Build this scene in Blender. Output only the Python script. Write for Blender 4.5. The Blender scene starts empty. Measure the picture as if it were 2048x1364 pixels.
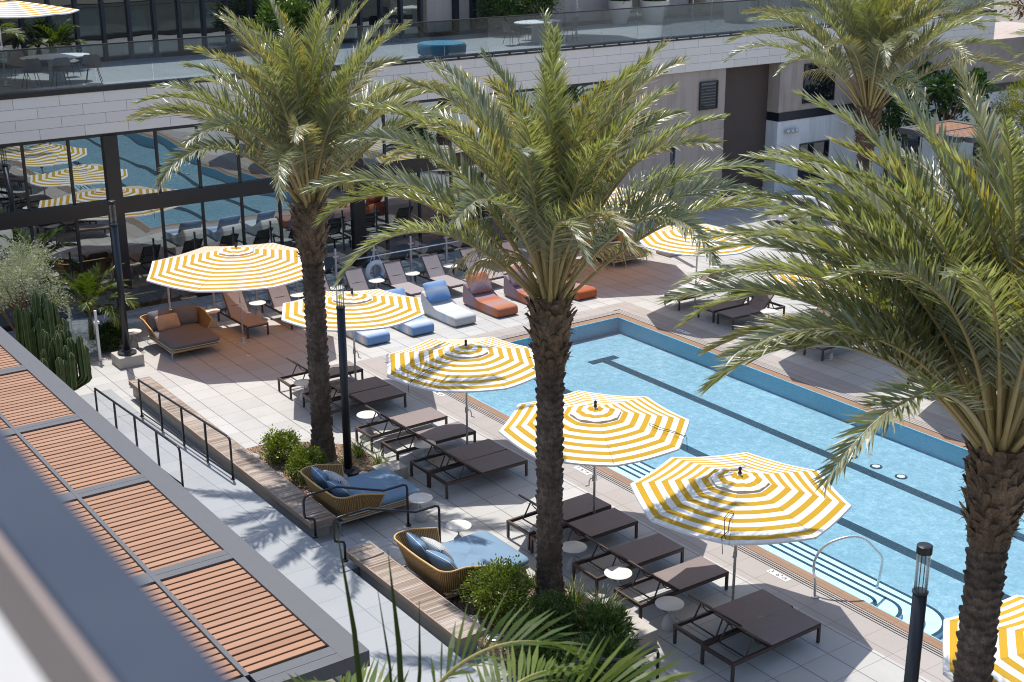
import bpy, math, random
from mathutils import Vector, Matrix
random.seed(7)
sc = bpy.context.scene
COL = sc.collection
PI = math.pi
def rad(a): return math.radians(a)
rnd = random.uniform

# ------------------------------------------------------------------ materials
def nt(name):
    m = bpy.data.materials.new(name); m.use_nodes = True
    t = m.node_tree; t.nodes.clear()
    out = t.nodes.new('ShaderNodeOutputMaterial')
    return m, t, out
def N(t, kind, **kw):
    n = t.nodes.new('ShaderNode' + kind)
    for k, v in kw.items():
        if k in n.inputs: n.inputs[k].default_value = v
        else: setattr(n, k, v)
    return n
def math_(t, op, a, b=None, c=None):
    n = t.nodes.new('ShaderNodeMath'); n.operation = op
    for i, v in enumerate((a, b, c)):
        if v is None: continue
        if isinstance(v, (int, float)): n.inputs[i].default_value = v
        else: t.links.new(v, n.inputs[i])
    return n.outputs[0]
def mixc(t, fac, a, b, mode='MIX'):
    n = t.nodes.new('ShaderNodeMix'); n.data_type = 'RGBA'; n.blend_type = mode
    for s, v in ((n.inputs[0], fac), (n.inputs[6], a), (n.inputs[7], b)):
        if isinstance(v, (int, float)): s.default_value = v
        elif isinstance(v, (tuple, list)): s.default_value = (*v[:3], 1)
        else: t.links.new(v, s)
    return n.outputs[2]
def ramp(t, fac, stops):
    n = t.nodes.new('ShaderNodeValToRGB'); e = n.color_ramp.elements
    while len(e) < len(stops): e.new(.5)
    for i, (p, c) in enumerate(stops):
        e[i].position = p; e[i].color = (*c, 1) if len(c) == 3 else c
    t.links.new(fac, n.inputs[0]); return n.outputs[0]
def noise(t, scale, detail=3, vec=None, rough=.55):
    n = N(t, 'TexNoise'); n.inputs['Scale'].default_value = scale; n.inputs['Detail'].default_value = detail
    n.inputs['Roughness'].default_value = rough
    if vec is not None: t.links.new(vec, n.inputs['Vector'])
    return n.outputs['Fac']
def bump(t, h, strength=.3, dist=.01):
    n = N(t, 'Bump'); n.inputs['Strength'].default_value = strength; n.inputs['Distance'].default_value = dist
    t.links.new(h, n.inputs['Height']); return n.outputs[0]
def princ(t, out, col, rough=.6, metal=0, spec=.4, nrm=None):
    p = N(t, 'BsdfPrincipled')
    if isinstance(col, (tuple, list)): p.inputs['Base Color'].default_value = (*col[:3], 1)
    else: t.links.new(col, p.inputs['Base Color'])
    if isinstance(rough, (int, float)): p.inputs['Roughness'].default_value = rough
    else: t.links.new(rough, p.inputs['Roughness'])
    p.inputs['Metallic'].default_value = metal
    p.inputs['Specular IOR Level'].default_value = spec
    if nrm is not None: t.links.new(nrm, p.inputs['Normal'])
    t.links.new(p.outputs[0], out.inputs[0]); return p
def coords(t, kind='Object'): return N(t, 'TexCoord').outputs[kind]
def geopos(t): return N(t, 'NewGeometry').outputs['Position']
def mat(name, col, rough=.6, metal=0, spec=.4, var=.12, scale=6, bmp=.15, bscale=60, bd=.004):
    m, t, out = nt(name)
    v = coords(t)
    n1 = noise(t, scale, 4, v)
    c = mixc(t, n1, tuple(x * (1 - var) for x in col), tuple(min(1, x * (1 + var)) for x in col))
    r = math_(t, 'ADD', math_(t, 'MULTIPLY', noise(t, scale * 3, 3, v), .2), rough - .1)
    princ(t, out, c, r, metal, spec, bump(t, noise(t, bscale, 3, v), bmp, bd) if bmp else None)
    return m
def xyz(t, vec):
    s = N(t, 'SeparateXYZ'); t.links.new(vec, s.inputs[0]); return s.outputs
def tile_mat(name, size, ox, oy, lo, hi, joint=.006, jcol=(.16, .14, .12), rough=.55, jx=1.0, jy=1.0, stain=.25, bed=None):
    """Square porcelain pavers laid on the pool axes; ox/oy are one joint's position."""
    m, t, out = nt(name)
    p = xyz(t, geopos(t))
    u = math_(t, 'DIVIDE', math_(t, 'SUBTRACT', p[0], ox), size)
    w = math_(t, 'DIVIDE', math_(t, 'SUBTRACT', p[1], oy), size)
    fu, fw = math_(t, 'FRACT', u), math_(t, 'FRACT', w)
    du = math_(t, 'MINIMUM', fu, math_(t, 'SUBTRACT', 1.0, fu))
    dw = math_(t, 'MINIMUM', fw, math_(t, 'SUBTRACT', 1.0, fw))
    j1 = math_(t, 'LESS_THAN', du, joint * .55 / size)
    j2 = math_(t, 'LESS_THAN', dw, joint / size)
    cell = N(t, 'CombineXYZ'); t.links.new(math_(t, 'FLOOR', u), cell.inputs[0]); t.links.new(math_(t, 'FLOOR', w), cell.inputs[1])
    wn = N(t, 'TexWhiteNoise'); t.links.new(cell.outputs[0], wn.inputs['Vector'])
    off = N(t, 'VectorMath', operation='MULTIPLY_ADD'); t.links.new(wn.outputs['Color'], off.inputs[0])
    off.inputs[1].default_value = (9, 9, 9); t.links.new(geopos(t), off.inputs[2])
    cloud = noise(t, 1.6, 6, off.outputs[0], .65)
    grain = noise(t, 45, 3, off.outputs[0], .6)
    k = math_(t, 'ADD', math_(t, 'MULTIPLY', wn.outputs['Value'], .5), math_(t, 'MULTIPLY', cloud, .5))
    c = mixc(t, k, lo, hi)
    c = mixc(t, math_(t, 'MULTIPLY', grain, stain), c, tuple(x * .62 for x in lo))
    big = noise(t, .55, 5, geopos(t), .62)
    c = mixc(t, math_(t, 'MULTIPLY', math_(t, 'MAXIMUM', math_(t, 'MULTIPLY', math_(t, 'SUBTRACT', big, .52), 5.0), 0.0), .30), c, tuple(x * .72 for x in lo))
    if bed: c = mixc(t, bed(t, p), c, (.30, .22, .16))
    jm = math_(t, 'MAXIMUM', math_(t, 'MULTIPLY', j1, jx), math_(t, 'MULTIPLY', j2, jy))
    c = mixc(t, jm, c, jcol)
    nrm = bump(t, math_(t, 'SUBTRACT', math_(t, 'MULTIPLY', grain, .25), jm), .35, .004)
    princ(t, out, c, math_(t, 'ADD', math_(t, 'MULTIPLY', cloud, .25), rough - .12), 0, .4, nrm)
    return m
def foliage(name, cols, trans=.35, rough=.4, spec=.5, scale=1.5, tip=None):
    """Leaf material; the 'tint' attribute carries each leaf's own colour: R dry tip, G hue."""
    m, t, out = nt(name)
    a = N(t, 'Attribute'); a.attribute_name = 'tint'
    s = N(t, 'SeparateColor'); t.links.new(a.outputs['Color'], s.inputs[0])
    c = ramp(t, s.outputs[1], [(i / (len(cols) - 1), c) for i, c in enumerate(cols)])
    if tip: c = mixc(t, s.outputs[0], c, tip)
    c = mixc(t, s.outputs[2], c, (.52, .52, .45))  # silvery highlight of glossy leaves painted into the colour
    c = mixc(t, math_(t, 'MULTIPLY', noise(t, 25, 2, coords(t)), .35), c, tuple(x * .5 for x in cols[0]))
    p = N(t, 'BsdfPrincipled'); t.links.new(c, p.inputs['Base Color'])
    p.inputs['Roughness'].default_value = rough; p.inputs['Specular IOR Level'].default_value = spec
    tr = N(t, 'BsdfTranslucent')
    c2 = mixc(t, 1.0, c, (1.55, 1.7, .5), 'MULTIPLY'); t.links.new(c2, tr.inputs[0])
    mx = N(t, 'MixShader'); mx.inputs[0].default_value = trans
    t.links.new(p.outputs[0], mx.inputs[1]); t.links.new(tr.outputs[0], mx.inputs[2]); t.links.new(mx.outputs[0], out.inputs[0])
    return m
def clear_glass(name, tint, gloss=.08, grough=.0):
    m, t, out = nt(name)
    tr = N(t, 'BsdfTransparent'); tr.inputs[0].default_value = (*tint, 1)
    g = N(t, 'BsdfGlossy'); g.inputs['Roughness'].default_value = grough; g.inputs[0].default_value = (.9, .95, 1, 1)
    f = N(t, 'Fresnel'); f.inputs[0].default_value = 1.5
    mx = N(t, 'MixShader'); t.links.new(math_(t, 'ADD', math_(t, 'MULTIPLY', f.outputs[0], .8), gloss * .3), mx.inputs[0])
    t.links.new(tr.outputs[0], mx.inputs[1]); t.links.new(g.outputs[0], mx.inputs[2]); t.links.new(mx.outputs[0], out.inputs[0])
    return m
def stripes_mat(name, yellow, white, trans=(.13, .08, .03)):
    m, t, out = nt(name)
    uv = xyz(t, N(t, 'UVMap').outputs[0])
    d = math_(t, 'SUBTRACT', uv[1], .075)
    st = math_(t, 'LESS_THAN', math_(t, 'FRACT', math_(t, 'DIVIDE', d, .2)), .5)
    st = math_(t, 'MULTIPLY', st, math_(t, 'GREATER_THAN', d, 0))
    seam = math_(t, 'LESS_THAN', math_(t, 'MINIMUM', uv[0], math_(t, 'SUBTRACT', 1.0, uv[0])), .007)
    weave = noise(t, 90, 3, coords(t)); fade = noise(t, 1.3, 4, coords(t))
    y = mixc(t, fade, tuple(x * .88 for x in yellow), tuple(min(1, x * 1.1) for x in yellow))
    w = mixc(t, fade, tuple(x * .94 for x in white), white)
    c = mixc(t, st, w, y)
    c = mixc(t, math_(t, 'MULTIPLY', seam, .45), c, (.10, .08, .05))
    c = mixc(t, math_(t, 'MULTIPLY', noise(t, 2.2, 5, coords(t), .7), .16), c, (.30, .25, .17))
    p = N(t, 'BsdfPrincipled'); t.links.new(c, p.inputs['Base Color']); p.inputs['Roughness'].default_value = .85
    p.inputs['Specular IOR Level'].default_value = .15
    wr = math_(t, 'ADD', math_(t, 'MULTIPLY', weave, .1), noise(t, 4, 3, coords(t)))
    t.links.new(bump(t, wr, .35, .03), p.inputs['Normal'])
    tr = N(t, 'BsdfTranslucent'); tr.inputs[0].default_value = (*trans, 1)
    mx = N(t, 'AddShader')
    t.links.new(p.outputs[0], mx.inputs[0]); t.links.new(tr.outputs[0], mx.inputs[1]); t.links.new(mx.outputs[0], out.inputs[0])
    return m
def band_mat(name, stops, length_axis, lo, hi, rib_axis=1):
    """Knitted upholstery: bands of colour along the lounger, with a ribbed knit."""
    m, t, out = nt(name)
    p = xyz(t, coords(t))
    k = math_(t, 'DIVIDE', math_(t, 'SUBTRACT', p[length_axis], lo), hi - lo)
    k = math_(t, 'ADD', k, math_(t, 'MULTIPLY', math_(t, 'SUBTRACT', noise(t, 40, 2, coords(t)), .5), .09))
    c = ramp(t, k, stops)
    v = N(t, 'TexVoronoi'); v.inputs['Scale'].default_value = 55; t.links.new(coords(t), v.inputs['Vector'])
    c = mixc(t, math_(t, 'MULTIPLY', v.outputs['Distance'], .55), c, (.9, .9, .9), 'MULTIPLY')
    wv = N(t, 'TexWave'); wv.bands_direction = 'XYZ'[rib_axis]; wv.inputs['Scale'].default_value = 14
    wv.inputs['Distortion'].default_value = 1.5; t.links.new(coords(t), wv.inputs['Vector'])
    princ(t, out, c, .9, 0, .1, bump(t, math_(t, 'ADD', wv.outputs['Fac'], v.outputs['Distance']), .8, .012))
    return m
def wave_mat(name, a, b, scale, axis='X', rough=.7, dist=.006, thr=None, strength=.7, distort=.4, uv=False):
    m, t, out = nt(name)
    w = N(t, 'TexWave'); w.bands_direction = axis; w.inputs['Scale'].default_value = scale
    w.inputs['Distortion'].default_value = distort; w.inputs['Detail'].default_value = 2; t.links.new(N(t, 'UVMap').outputs[0] if uv else coords(t), w.inputs['Vector'])
    f = w.outputs['Fac']
    fac = math_(t, 'GREATER_THAN', f, thr) if thr else f
    c = mixc(t, fac, a, b)
    c = mixc(t, math_(t, 'MULTIPLY', noise(t, 8, 4, coords(t)), .3), c, tuple(x * .6 for x in a))
    princ(t, out, c, rough, 0, .3, bump(t, f, strength, dist))
    return m

M = {}
M['deck'] = tile_mat('deck_pavers', .61, -12.34, 12.97, (.372, .360, .335), (.495, .483, .458), joint=.009, jcol=(.11, .09, .075), jy=.9, jx=.75)
M['ramp'] = tile_mat('ramp_pavers', .61, -20.98, 8.62, (.275, .285, .29), (.34, .35, .355), jcol=(.16, .18, .20), joint=.008)
M['terrace'] = tile_mat('terrace_pavers', .9, 0, 0, (.30, .305, .31), (.37, .375, .38))
M['coping'] = tile_mat('coping_tile', .61, -12.34, 0, (.235, .135, .075), (.29, .17, .10), jcol=(.16, .10, .06))
M['pool_border'] = tile_mat('pool_border_tile', .61, -12.34, 16.85, (.31, .275, .245), (.38, .34, .31))
M['concrete'] = mat('concrete', (.42, .39, .35), .8, var=.15, scale=3)
M['pale_concrete'] = mat('pale_concrete', (.40, .385, .36), .8, var=.1, scale=3)
M['grey_beam'] = wave_mat('grey_composite_beam', (.098, .099, .104), (.12, .121, .126), 30, 'Y', .55, .001, distort=6)
M['dark_metal'] = mat('black_powder_coat', (.014, .015, .02), .38, 0, .5, .15, 8, .05)
M['bronze'] = mat('bronze_frame', (.020, .017, .018), .4, 0, .5, .2, 3, .05)
M['navy_frame'] = mat('dark_navy_frame', (.012, .014, .025), .4, 0, .5, .2, 3, .05)
M['steel'] = mat('brushed_steel', (.62, .61, .59), .28, .55, .5, .1, 10, .05)
M['silver'] = mat('silver_paint', (.55, .55, .57), .4, .6, .5, .05, 6, 0)
M['lounger_frame'] = mat('brown_lounger_frame', (.060, .038, .032), .42, 0, .5, .15, 8, .05)
M['sling'] = wave_mat('taupe_sling', (.225, .182, .172), (.26, .212, .20), 120, 'X', .6, .001, distort=0)
M['sling_pale'] = wave_mat('mauve_grey_sling', (.30, .255, .25), (.36, .305, .30), 120, 'X', .6, .001, distort=0)
M['canopy'] = stripes_mat('yellow_white_stripes', (.45, .26, .004), (.70, .70, .69))
M['canopy_large'] = stripes_mat('thin_yellow_white_stripes', (.42, .24, .008), (.66, .66, .65), (.37, .145, .032))
M['strap'] = mat('dark_strap', (.06, .05, .035), .8, 0, .2, .2, 20, 0)
M['cream'] = mat('cream_table_stone', (.66, .62, .55), .6, 0, .3, .06, 5, .1)
M['cone'] = mat('terrazzo_cone', (.48, .45, .42), .75, 0, .3, .12, 12, .2)
M['wicker'] = wave_mat('tan_rope_weave', (.20, .105, .04), (.60, .37, .155), 9, 'X', .7, .015, strength=1, distort=0, uv=True)
M['wicker_frame'] = mat('tan_rope_trim', (.58, .36, .155), .7, 0, .3, .2, 30, .5, 120)
M['blue_cloth'] = mat('sky_blue_canvas', (.175, .26, .35), .9, 0, .1, .08, 4, .5, 90, .003)
M['blue_deep'] = mat('blue_pillow_canvas', (.14, .225, .33), .9, 0, .1, .1, 5, .5, 90, .003)
M['grey_cloth'] = mat('charcoal_canvas', (.16, .158, .17), .9, 0, .1, .08, 4, .5, 90, .003)
M['grey_pillow'] = mat('slate_pillow_canvas', (.15, .16, .19), .9, 0, .1, .1, 5, .5, 90, .003)
M['piping'] = mat('white_piping', (.75, .74, .70), .8, 0, .2, .04, 5, 0)
M['pillow_stripe'] = wave_mat('white_grey_pinstripe', (.10, .11, .13), (.72, .71, .68), 11, 'Y', .9, .002, .3, distort=.15)
M['pillow_tan'] = wave_mat('sand_pinstripe', (.26, .16, .10), (.62, .48, .36), 16, 'X', .9, .004, .3, distort=.15)
M['white_cloth'] = mat('white_upholstery', (.74, .72, .68), .9, 0, .1, .05, 4, .3, 80, .003)
M['bench'] = None
M['slat'] = None
M['stone'] = None
M['white_wall'] = mat('white_stucco', (.78, .79, .80), .85, 0, .2, .04, 2, .2, 60)
M['beige_wall'] = mat('beige_stucco', (.46, .385, .335), .9, 0, .2, .06, 3, .5, 90)
M['brown_wall'] = mat('dark_brown_panel', (.10, .075, .065), .7, 0, .3, .1, 2, .1)
M['opposite'] = mat('warm_stucco', (.21, .19, .165), .85, 0, .2, .06, 2, .2, 60)
M['mulch'] = None
M['rock'] = mat('grey_boulder', (.40, .39, .38), .85, 0, .3, .25, 6, .6, 12, .02)
M['white'] = mat('white_paint', (.80, .80, .78), .5, 0, .4, .03, 5, 0)
M['fence_glass'] = clear_glass('fence_glass', (.86, .90, .90))
M['rail_glass'] = clear_glass('terrace_rail_glass', (.66, .72, .74), .12)
M['lamp_glass'] = clear_glass('lamp_tube_glass', (.9, .93, .93), .1)
M['lead_text'] = mat('black_lettering', (.02, .02, .02), .6, 0, .3, 0, 5, 0)
M['buoy'] = mat('lifebuoy_white', (.72, .78, .86), .6, 0, .3, .05, 5, .1)
M['rope'] = mat('white_rope', (.7, .7, .68), .8, 0, .2, .1, 60, .3)
M['blue_strap'] = mat('blue_buoy_band', (.05, .22, .60), .6, 0, .3, .05, 5, 0)
M['soil_pot'] = mat('cream_planter', (.55, .49, .43), .8, 0, .3, .07, 4, .2)
M['teal'] = mat('teal_upholstery', (.10, .26, .36), .9, 0, .1, .08, 4, .3, 80)
M['chair_shell'] = mat('mauve_chair_shell', (.20, .16, .155), .5, 0, .4, .05, 4, 0)
M['chair_dark'] = mat('black_chair_shell', (.03, .03, .035), .5, 0, .4, .05, 4, 0)
M['rail_top'] = mat('slate_rail_cap', (.028, .038, .060), .7, 0, .2, .08, 2, .05)
M['rail_side'] = mat('brown_rail_side', (.26, .20, .17), .6, 0, .3, .06, 2, .05)
M['ground'] = mat('bare_ground', (.22, .20, .17), .95, 0, .1, .2, .4, .4, 5, .02)
M['frond'] = foliage('date_palm_leaflet', [(.175, .19, .12), (.225, .235, .12), (.285, .285, .075), (.42, .38, .035)], .30, .40, 1.0, tip=(.60, .33, .05))
M['frond_dry'] = foliage('dry_palm_leaflet', [(.44, .38, .27), (.52, .44, .30)], .3, .6, .3, tip=(.50, .30, .10))
M['rachis'] = mat('palm_stalk', (.30, .25, .075), .45, 0, .5, .25, 5, .2)
M['petiole'] = mat('palm_leaf_base', (.36, .27, .11), .5, 0, .5, .25, 5, .2)
M['bark'] = None
M['boots'] = None
M['kentia'] = foliage('broad_palm_leaflet', [(.035, .065, .010), (.07, .11, .016), (.15, .185, .025)], .32, .45, .3, tip=(.42, .30, .05))
M['bush'] = foliage('bright_shrub_leaf', [(.07, .11, .015), (.17, .21, .03), (.30, .33, .07)], .35, .38, .6)
M['bush_dark'] = foliage('dark_shrub_leaf', [(.035, .07, .015), (.07, .12, .025), (.13, .18, .04)], .3, .38, .6)
M['hedge'] = foliage('hedge_leaf', [(.025, .06, .015), (.05, .10, .02), (.10, .14, .03)], .3, .4, .5)
M['grass'] = foliage('strap_leaf', [(.07, .12, .025), (.14, .19, .04), (.27, .27, .08)], .35, .38, .6, tip=(.45, .36, .15))
M['bamboo'] = foliage('yellow_green_leaf', [(.12, .14, .02), (.24, .24, .03), (.38, .33, .04)], .4, .4, .5)
M['olive'] = foliage('silver_olive_leaf', [(.22, .23, .16), (.36, .37, .28), (.58, .57, .48)], .22, .45, .6)
M['redleaf'] = foliage('bronze_red_leaf', [(.05, .03, .02), (.14, .06, .03), (.20, .12, .04)], .35, .4, .5)
M['cactus'] = None
M['stem'] = mat('woody_stem', (.16, .11, .07), .9, 0, .2, .25, 12, .5)
M['ridge'] = mat('cactus_ridge', (.24, .22, .10), .7, 0, .3, .2, 20, .2)

def special():
    m, t, out = nt('terracotta_slats'); a = N(t, 'Attribute'); a.attribute_name = 'tint'
    sp_ = N(t, 'SeparateColor'); t.links.new(a.outputs['Color'], sp_.inputs[0]); mp = N(t, 'Mapping'); mp.inputs['Scale'].default_value = (40, 2, 40); t.links.new(coords(t), mp.inputs[0])
    g = noise(t, 1, 5, mp.outputs[0], .65); dust = noise(t, 1.1, 5, coords(t), .65)
    c = mixc(t, sp_.outputs[1], (.235, .108, .056), (.36, .185, .102)); c = mixc(t, math_(t, 'MULTIPLY', g, .4), c, (.20, .095, .05)); c = mixc(t, math_(t, 'MULTIPLY', dust, .28), c, (.42, .28, .19))
    princ(t, out, c, .6, 0, .3, bump(t, g, .3, .003)); M['slat'] = m
    for key, col in (('white_wall', (.78, .79, .80)), ('beige_wall', (.46, .385, .335))):
        m, t, out = nt('streaked_' + key); mp = N(t, 'Mapping'); mp.inputs['Scale'].default_value = (1, 1, .12); t.links.new(geopos(t), mp.inputs[0])
        k = math_(t, 'ADD', math_(t, 'MULTIPLY', noise(t, 3.5, 5, mp.outputs[0], .7), .6), math_(t, 'MULTIPLY', noise(t, .6, 4, geopos(t), .6), .4))
        c = ramp(t, k, [(.35, tuple(x * .74 for x in col)), (.52, tuple(x * .96 for x in col)), (.7, col)])
        pz = xyz(t, geopos(t)); jl = math_(t, 'LESS_THAN', math_(t, 'FRACT', math_(t, 'DIVIDE', pz[1], 1.85)), .006); c = mixc(t, math_(t, 'MULTIPLY', jl, .5), c, tuple(x * .4 for x in col))
        princ(t, out, c, .85, 0, .2, bump(t, noise(t, 70, 3, geopos(t)), .3, .004)); M[key] = m
    # weathered bench boards across Y, one tone per board
    m, t, out = nt('weathered_teak'); p = xyz(t, coords(t))
    b = math_(t, 'DIVIDE', p[0], .042); fr = math_(t, 'FRACT', b)
    wn = N(t, 'TexWhiteNoise', noise_dimensions='1D'); t.links.new(math_(t, 'FLOOR', b), wn.inputs['W'])
    big = N(t, 'TexWhiteNoise', noise_dimensions='1D'); t.links.new(math_(t, 'FLOOR', math_(t, 'DIVIDE', p[0], .5)), big.inputs['W'])
    st = N(t, 'Mapping'); st.inputs['Scale'].default_value = (60, 3, 60); t.links.new(coords(t), st.inputs[0])
    g = noise(t, 1.0, 4, st.outputs[0])
    k = math_(t, 'ADD', math_(t, 'MULTIPLY', wn.outputs['Value'], .55), math_(t, 'ADD', math_(t, 'MULTIPLY', g, .25), math_(t, 'MULTIPLY', big.outputs['Value'], .25)))
    c = ramp(t, k, [(.15, (.16, .115, .085)), (.5, (.30, .235, .185)), (.9, (.44, .38, .33))])
    gap = math_(t, 'LESS_THAN', fr, .1)
    c = mixc(t, gap, c, (.10, .075, .06))
    princ(t, out, c, .75, 0, .2, bump(t, math_(t, 'SUBTRACT', g, math_(t, 'MULTIPLY', gap, 2)), .5, .004)); M['bench'] = m
    # parapet stone panels, running bond
    m, t, out = nt('limestone_panels'); p = geopos(t); s = xyz(t, p)
    cv = N(t, 'CombineXYZ'); t.links.new(s[1], cv.inputs[0]); t.links.new(math_(t, 'SUBTRACT', s[2], 5.175), cv.inputs[1])
    br = N(t, 'TexBrick'); br.offset = .5; br.inputs['Scale'].default_value = 1; br.inputs['Brick Width'].default_value = 1.23
    br.inputs['Row Height'].default_value = .29; br.inputs['Mortar Size'].default_value = .006; br.inputs['Mortar Smooth'].default_value = 0
    br.inputs['Color1'].default_value = (.86, .785, .715, 1); br.inputs['Color2'].default_value = (.79, .72, .655, 1); br.inputs['Mortar'].default_value = (.24, .21, .19, 1)
    t.links.new(cv.outputs[0], br.inputs['Vector'])
    st = N(t, 'Mapping'); st.inputs['Scale'].default_value = (1, .5, 30); t.links.new(p, st.inputs[0])
    c = mixc(t, math_(t, 'MULTIPLY', noise(t, 2, 5, st.outputs[0]), .35), br.outputs['Color'], (.55, .52, .49))
    princ(t, out, c, .75, 0, .2, bump(t, noise(t, 60, 3, p), .2, .003)); M['stone'] = m
    # wood chip mulch
    m, t, out = nt('wood_chip_mulch'); v = N(t, 'TexVoronoi'); v.inputs['Scale'].default_value = 28
    mp = N(t, 'Mapping'); mp.inputs['Scale'].default_value = (1, 2.1, 1); mp.inputs['Rotation'].default_value = (0, 0, .6)
    t.links.new(coords(t), mp.inputs[0]); t.links.new(mp.outputs[0], v.inputs['Vector'])
    sep = N(t, 'SeparateColor'); t.links.new(v.outputs['Color'], sep.inputs[0])
    c = ramp(t, sep.outputs[0], [(0, (.10, .06, .04)), (.4, (.27, .17, .115)), (.75, (.42, .29, .21)), (1, (.58, .47, .38))])
    princ(t, out, c, .95, 0, .1, bump(t, math_(t, 'ADD', sep.outputs[0], v.outputs['Distance']), 1, .03)); M['mulch'] = m
    # palm bark: grey brown with paler old leaf-scar lips
    for key, a, b, cc in (('bark', (.042, .030, .024), (.130, .090, .067), (.34, .25, .185)), ('boots', (.06, .04, .028), (.165, .108, .068), (.38, .265, .165))):
        m, t, out = nt('palm_' + key); mp = N(t, 'Mapping'); mp.inputs['Scale'].default_value = (1, 1, .35); t.links.new(coords(t), mp.inputs[0])
        n1 = noise(t, 9, 5, mp.outputs[0], .7); n2 = noise(t, 60, 3, mp.outputs[0], .7)
        n3 = noise(t, 1.7, 4, coords(t), .6)
        c = ramp(t, math_(t, 'ADD', math_(t, 'MULTIPLY', n3, .3), math_(t, 'ADD', math_(t, 'MULTIPLY', n1, .4), math_(t, 'MULTIPLY', n2, .3))), [(.34, a), (.5, b), (.66, cc)])
        princ(t, out, c, .85, 0, .3, bump(t, math_(t, 'ADD', n2, n1), .9, .03)); M[key] = m
    # cactus skin
    m, t, out = nt('euphorbia_skin'); n1 = noise(t, 5, 4, coords(t))
    c = ramp(t, n1, [(.3, (.035, .075, .020)), (.55, (.07, .125, .03)), (.8, (.14, .18, .05))])
    princ(t, out, c, .5, 0, .5, bump(t, noise(t, 30, 3, coords(t)), .3, .01)); M['cactus'] = m
    # pool plaster: mottled colour paints in the light speckle of water ripples
    def plaster(name, lo, mid, hi):
        m, t, out = nt(name)
        v1 = noise(t, 5, 4, geopos(t), .65); v2 = noise(t, 16, 2, geopos(t), .6); v3 = noise(t, .5, 3, geopos(t))
        k = math_(t, 'ADD', math_(t, 'MULTIPLY', v1, .45), math_(t, 'ADD', math_(t, 'MULTIPLY', v2, .4), math_(t, 'MULTIPLY', v3, .2)))
        c = ramp(t, k, [(.38, lo), (.53, mid), (.68, hi)])
        princ(t, out, c, .8, 0, .2); return m
    M['plaster'] = plaster('pool_plaster', (.18, .315, .40), (.23, .385, .475), (.345, .50, .585))
    M['plaster_wall'] = plaster('pool_wall_plaster', (.22, .51, .645), (.25, .54, .675), (.28, .57, .70))
    M['plaster_step'] = plaster('pool_step_plaster', (.50, .70, .84), (.58, .76, .88), (.66, .82, .92))
    M['lane'] = plaster('pool_lane_tile', (.010, .036, .060), (.014, .045, .072), (.02, .058, .088))
    # water surface
    m, t, out = nt('pool_water_surface')
    mp = N(t, 'Mapping'); mp.inputs['Scale'].default_value = (1, 1.6, 1); mp.inputs['Rotation'].default_value = (0, 0, .5); t.links.new(geopos(t), mp.inputs[0])
    h = math_(t, 'ADD', noise(t, 3.2, 4, mp.outputs[0], .6), math_(t, 'MULTIPLY', noise(t, 11, 3, mp.outputs[0], .6), .4))
    b = bump(t, h, .55, .05)
    tr = N(t, 'BsdfTransparent'); tr.inputs[0].default_value = (.88, .965, .985, 1)
    g = N(t, 'BsdfGlossy'); g.inputs['Roughness'].default_value = .03; t.links.new(b, g.inputs['Normal'])
    f = N(t, 'Fresnel'); f.inputs[0].default_value = 1.33; t.links.new(b, f.inputs['Normal'])
    mx = N(t, 'MixShader'); t.links.new(f.outputs[0], mx.inputs[0])
    t.links.new(tr.outputs[0], mx.inputs[1]); t.links.new(g.outputs[0], mx.inputs[2]); t.links.new(mx.outputs[0], out.inputs[0]); M['water'] = m
    # reflective window glass with a slight pillow in each pane
    def pane(name, refl, body, amt):
        m, t, out = nt(name)
        d = N(t, 'BsdfDiffuse'); d.inputs[0].default_value = (*body, 1)
        g = N(t, 'BsdfGlossy'); g.inputs['Roughness'].default_value = .0; g.inputs[0].default_value = (*refl, 1)
        t.links.new(bump(t, noise(t, .6, 1, geopos(t)), .35, .03), g.inputs['Normal'])
        mx = N(t, 'MixShader'); mx.inputs[0].default_value = amt
        t.links.new(d.outputs[0], mx.inputs[1]); t.links.new(g.outputs[0], mx.inputs[2]); t.links.new(mx.outputs[0], out.inputs[0]); return m
    M['window'] = pane('tinted_window_glass', (.56, .62, .64), (.010, .011, .013), .56)
    M['window_dark'] = pane('dark_window_glass', (.5, .55, .6), (.010, .012, .018), .16)
    M['window_up'] = pane('terrace_window_glass', (.52, .56, .54), (.02, .022, .024), .42)
special()

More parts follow.
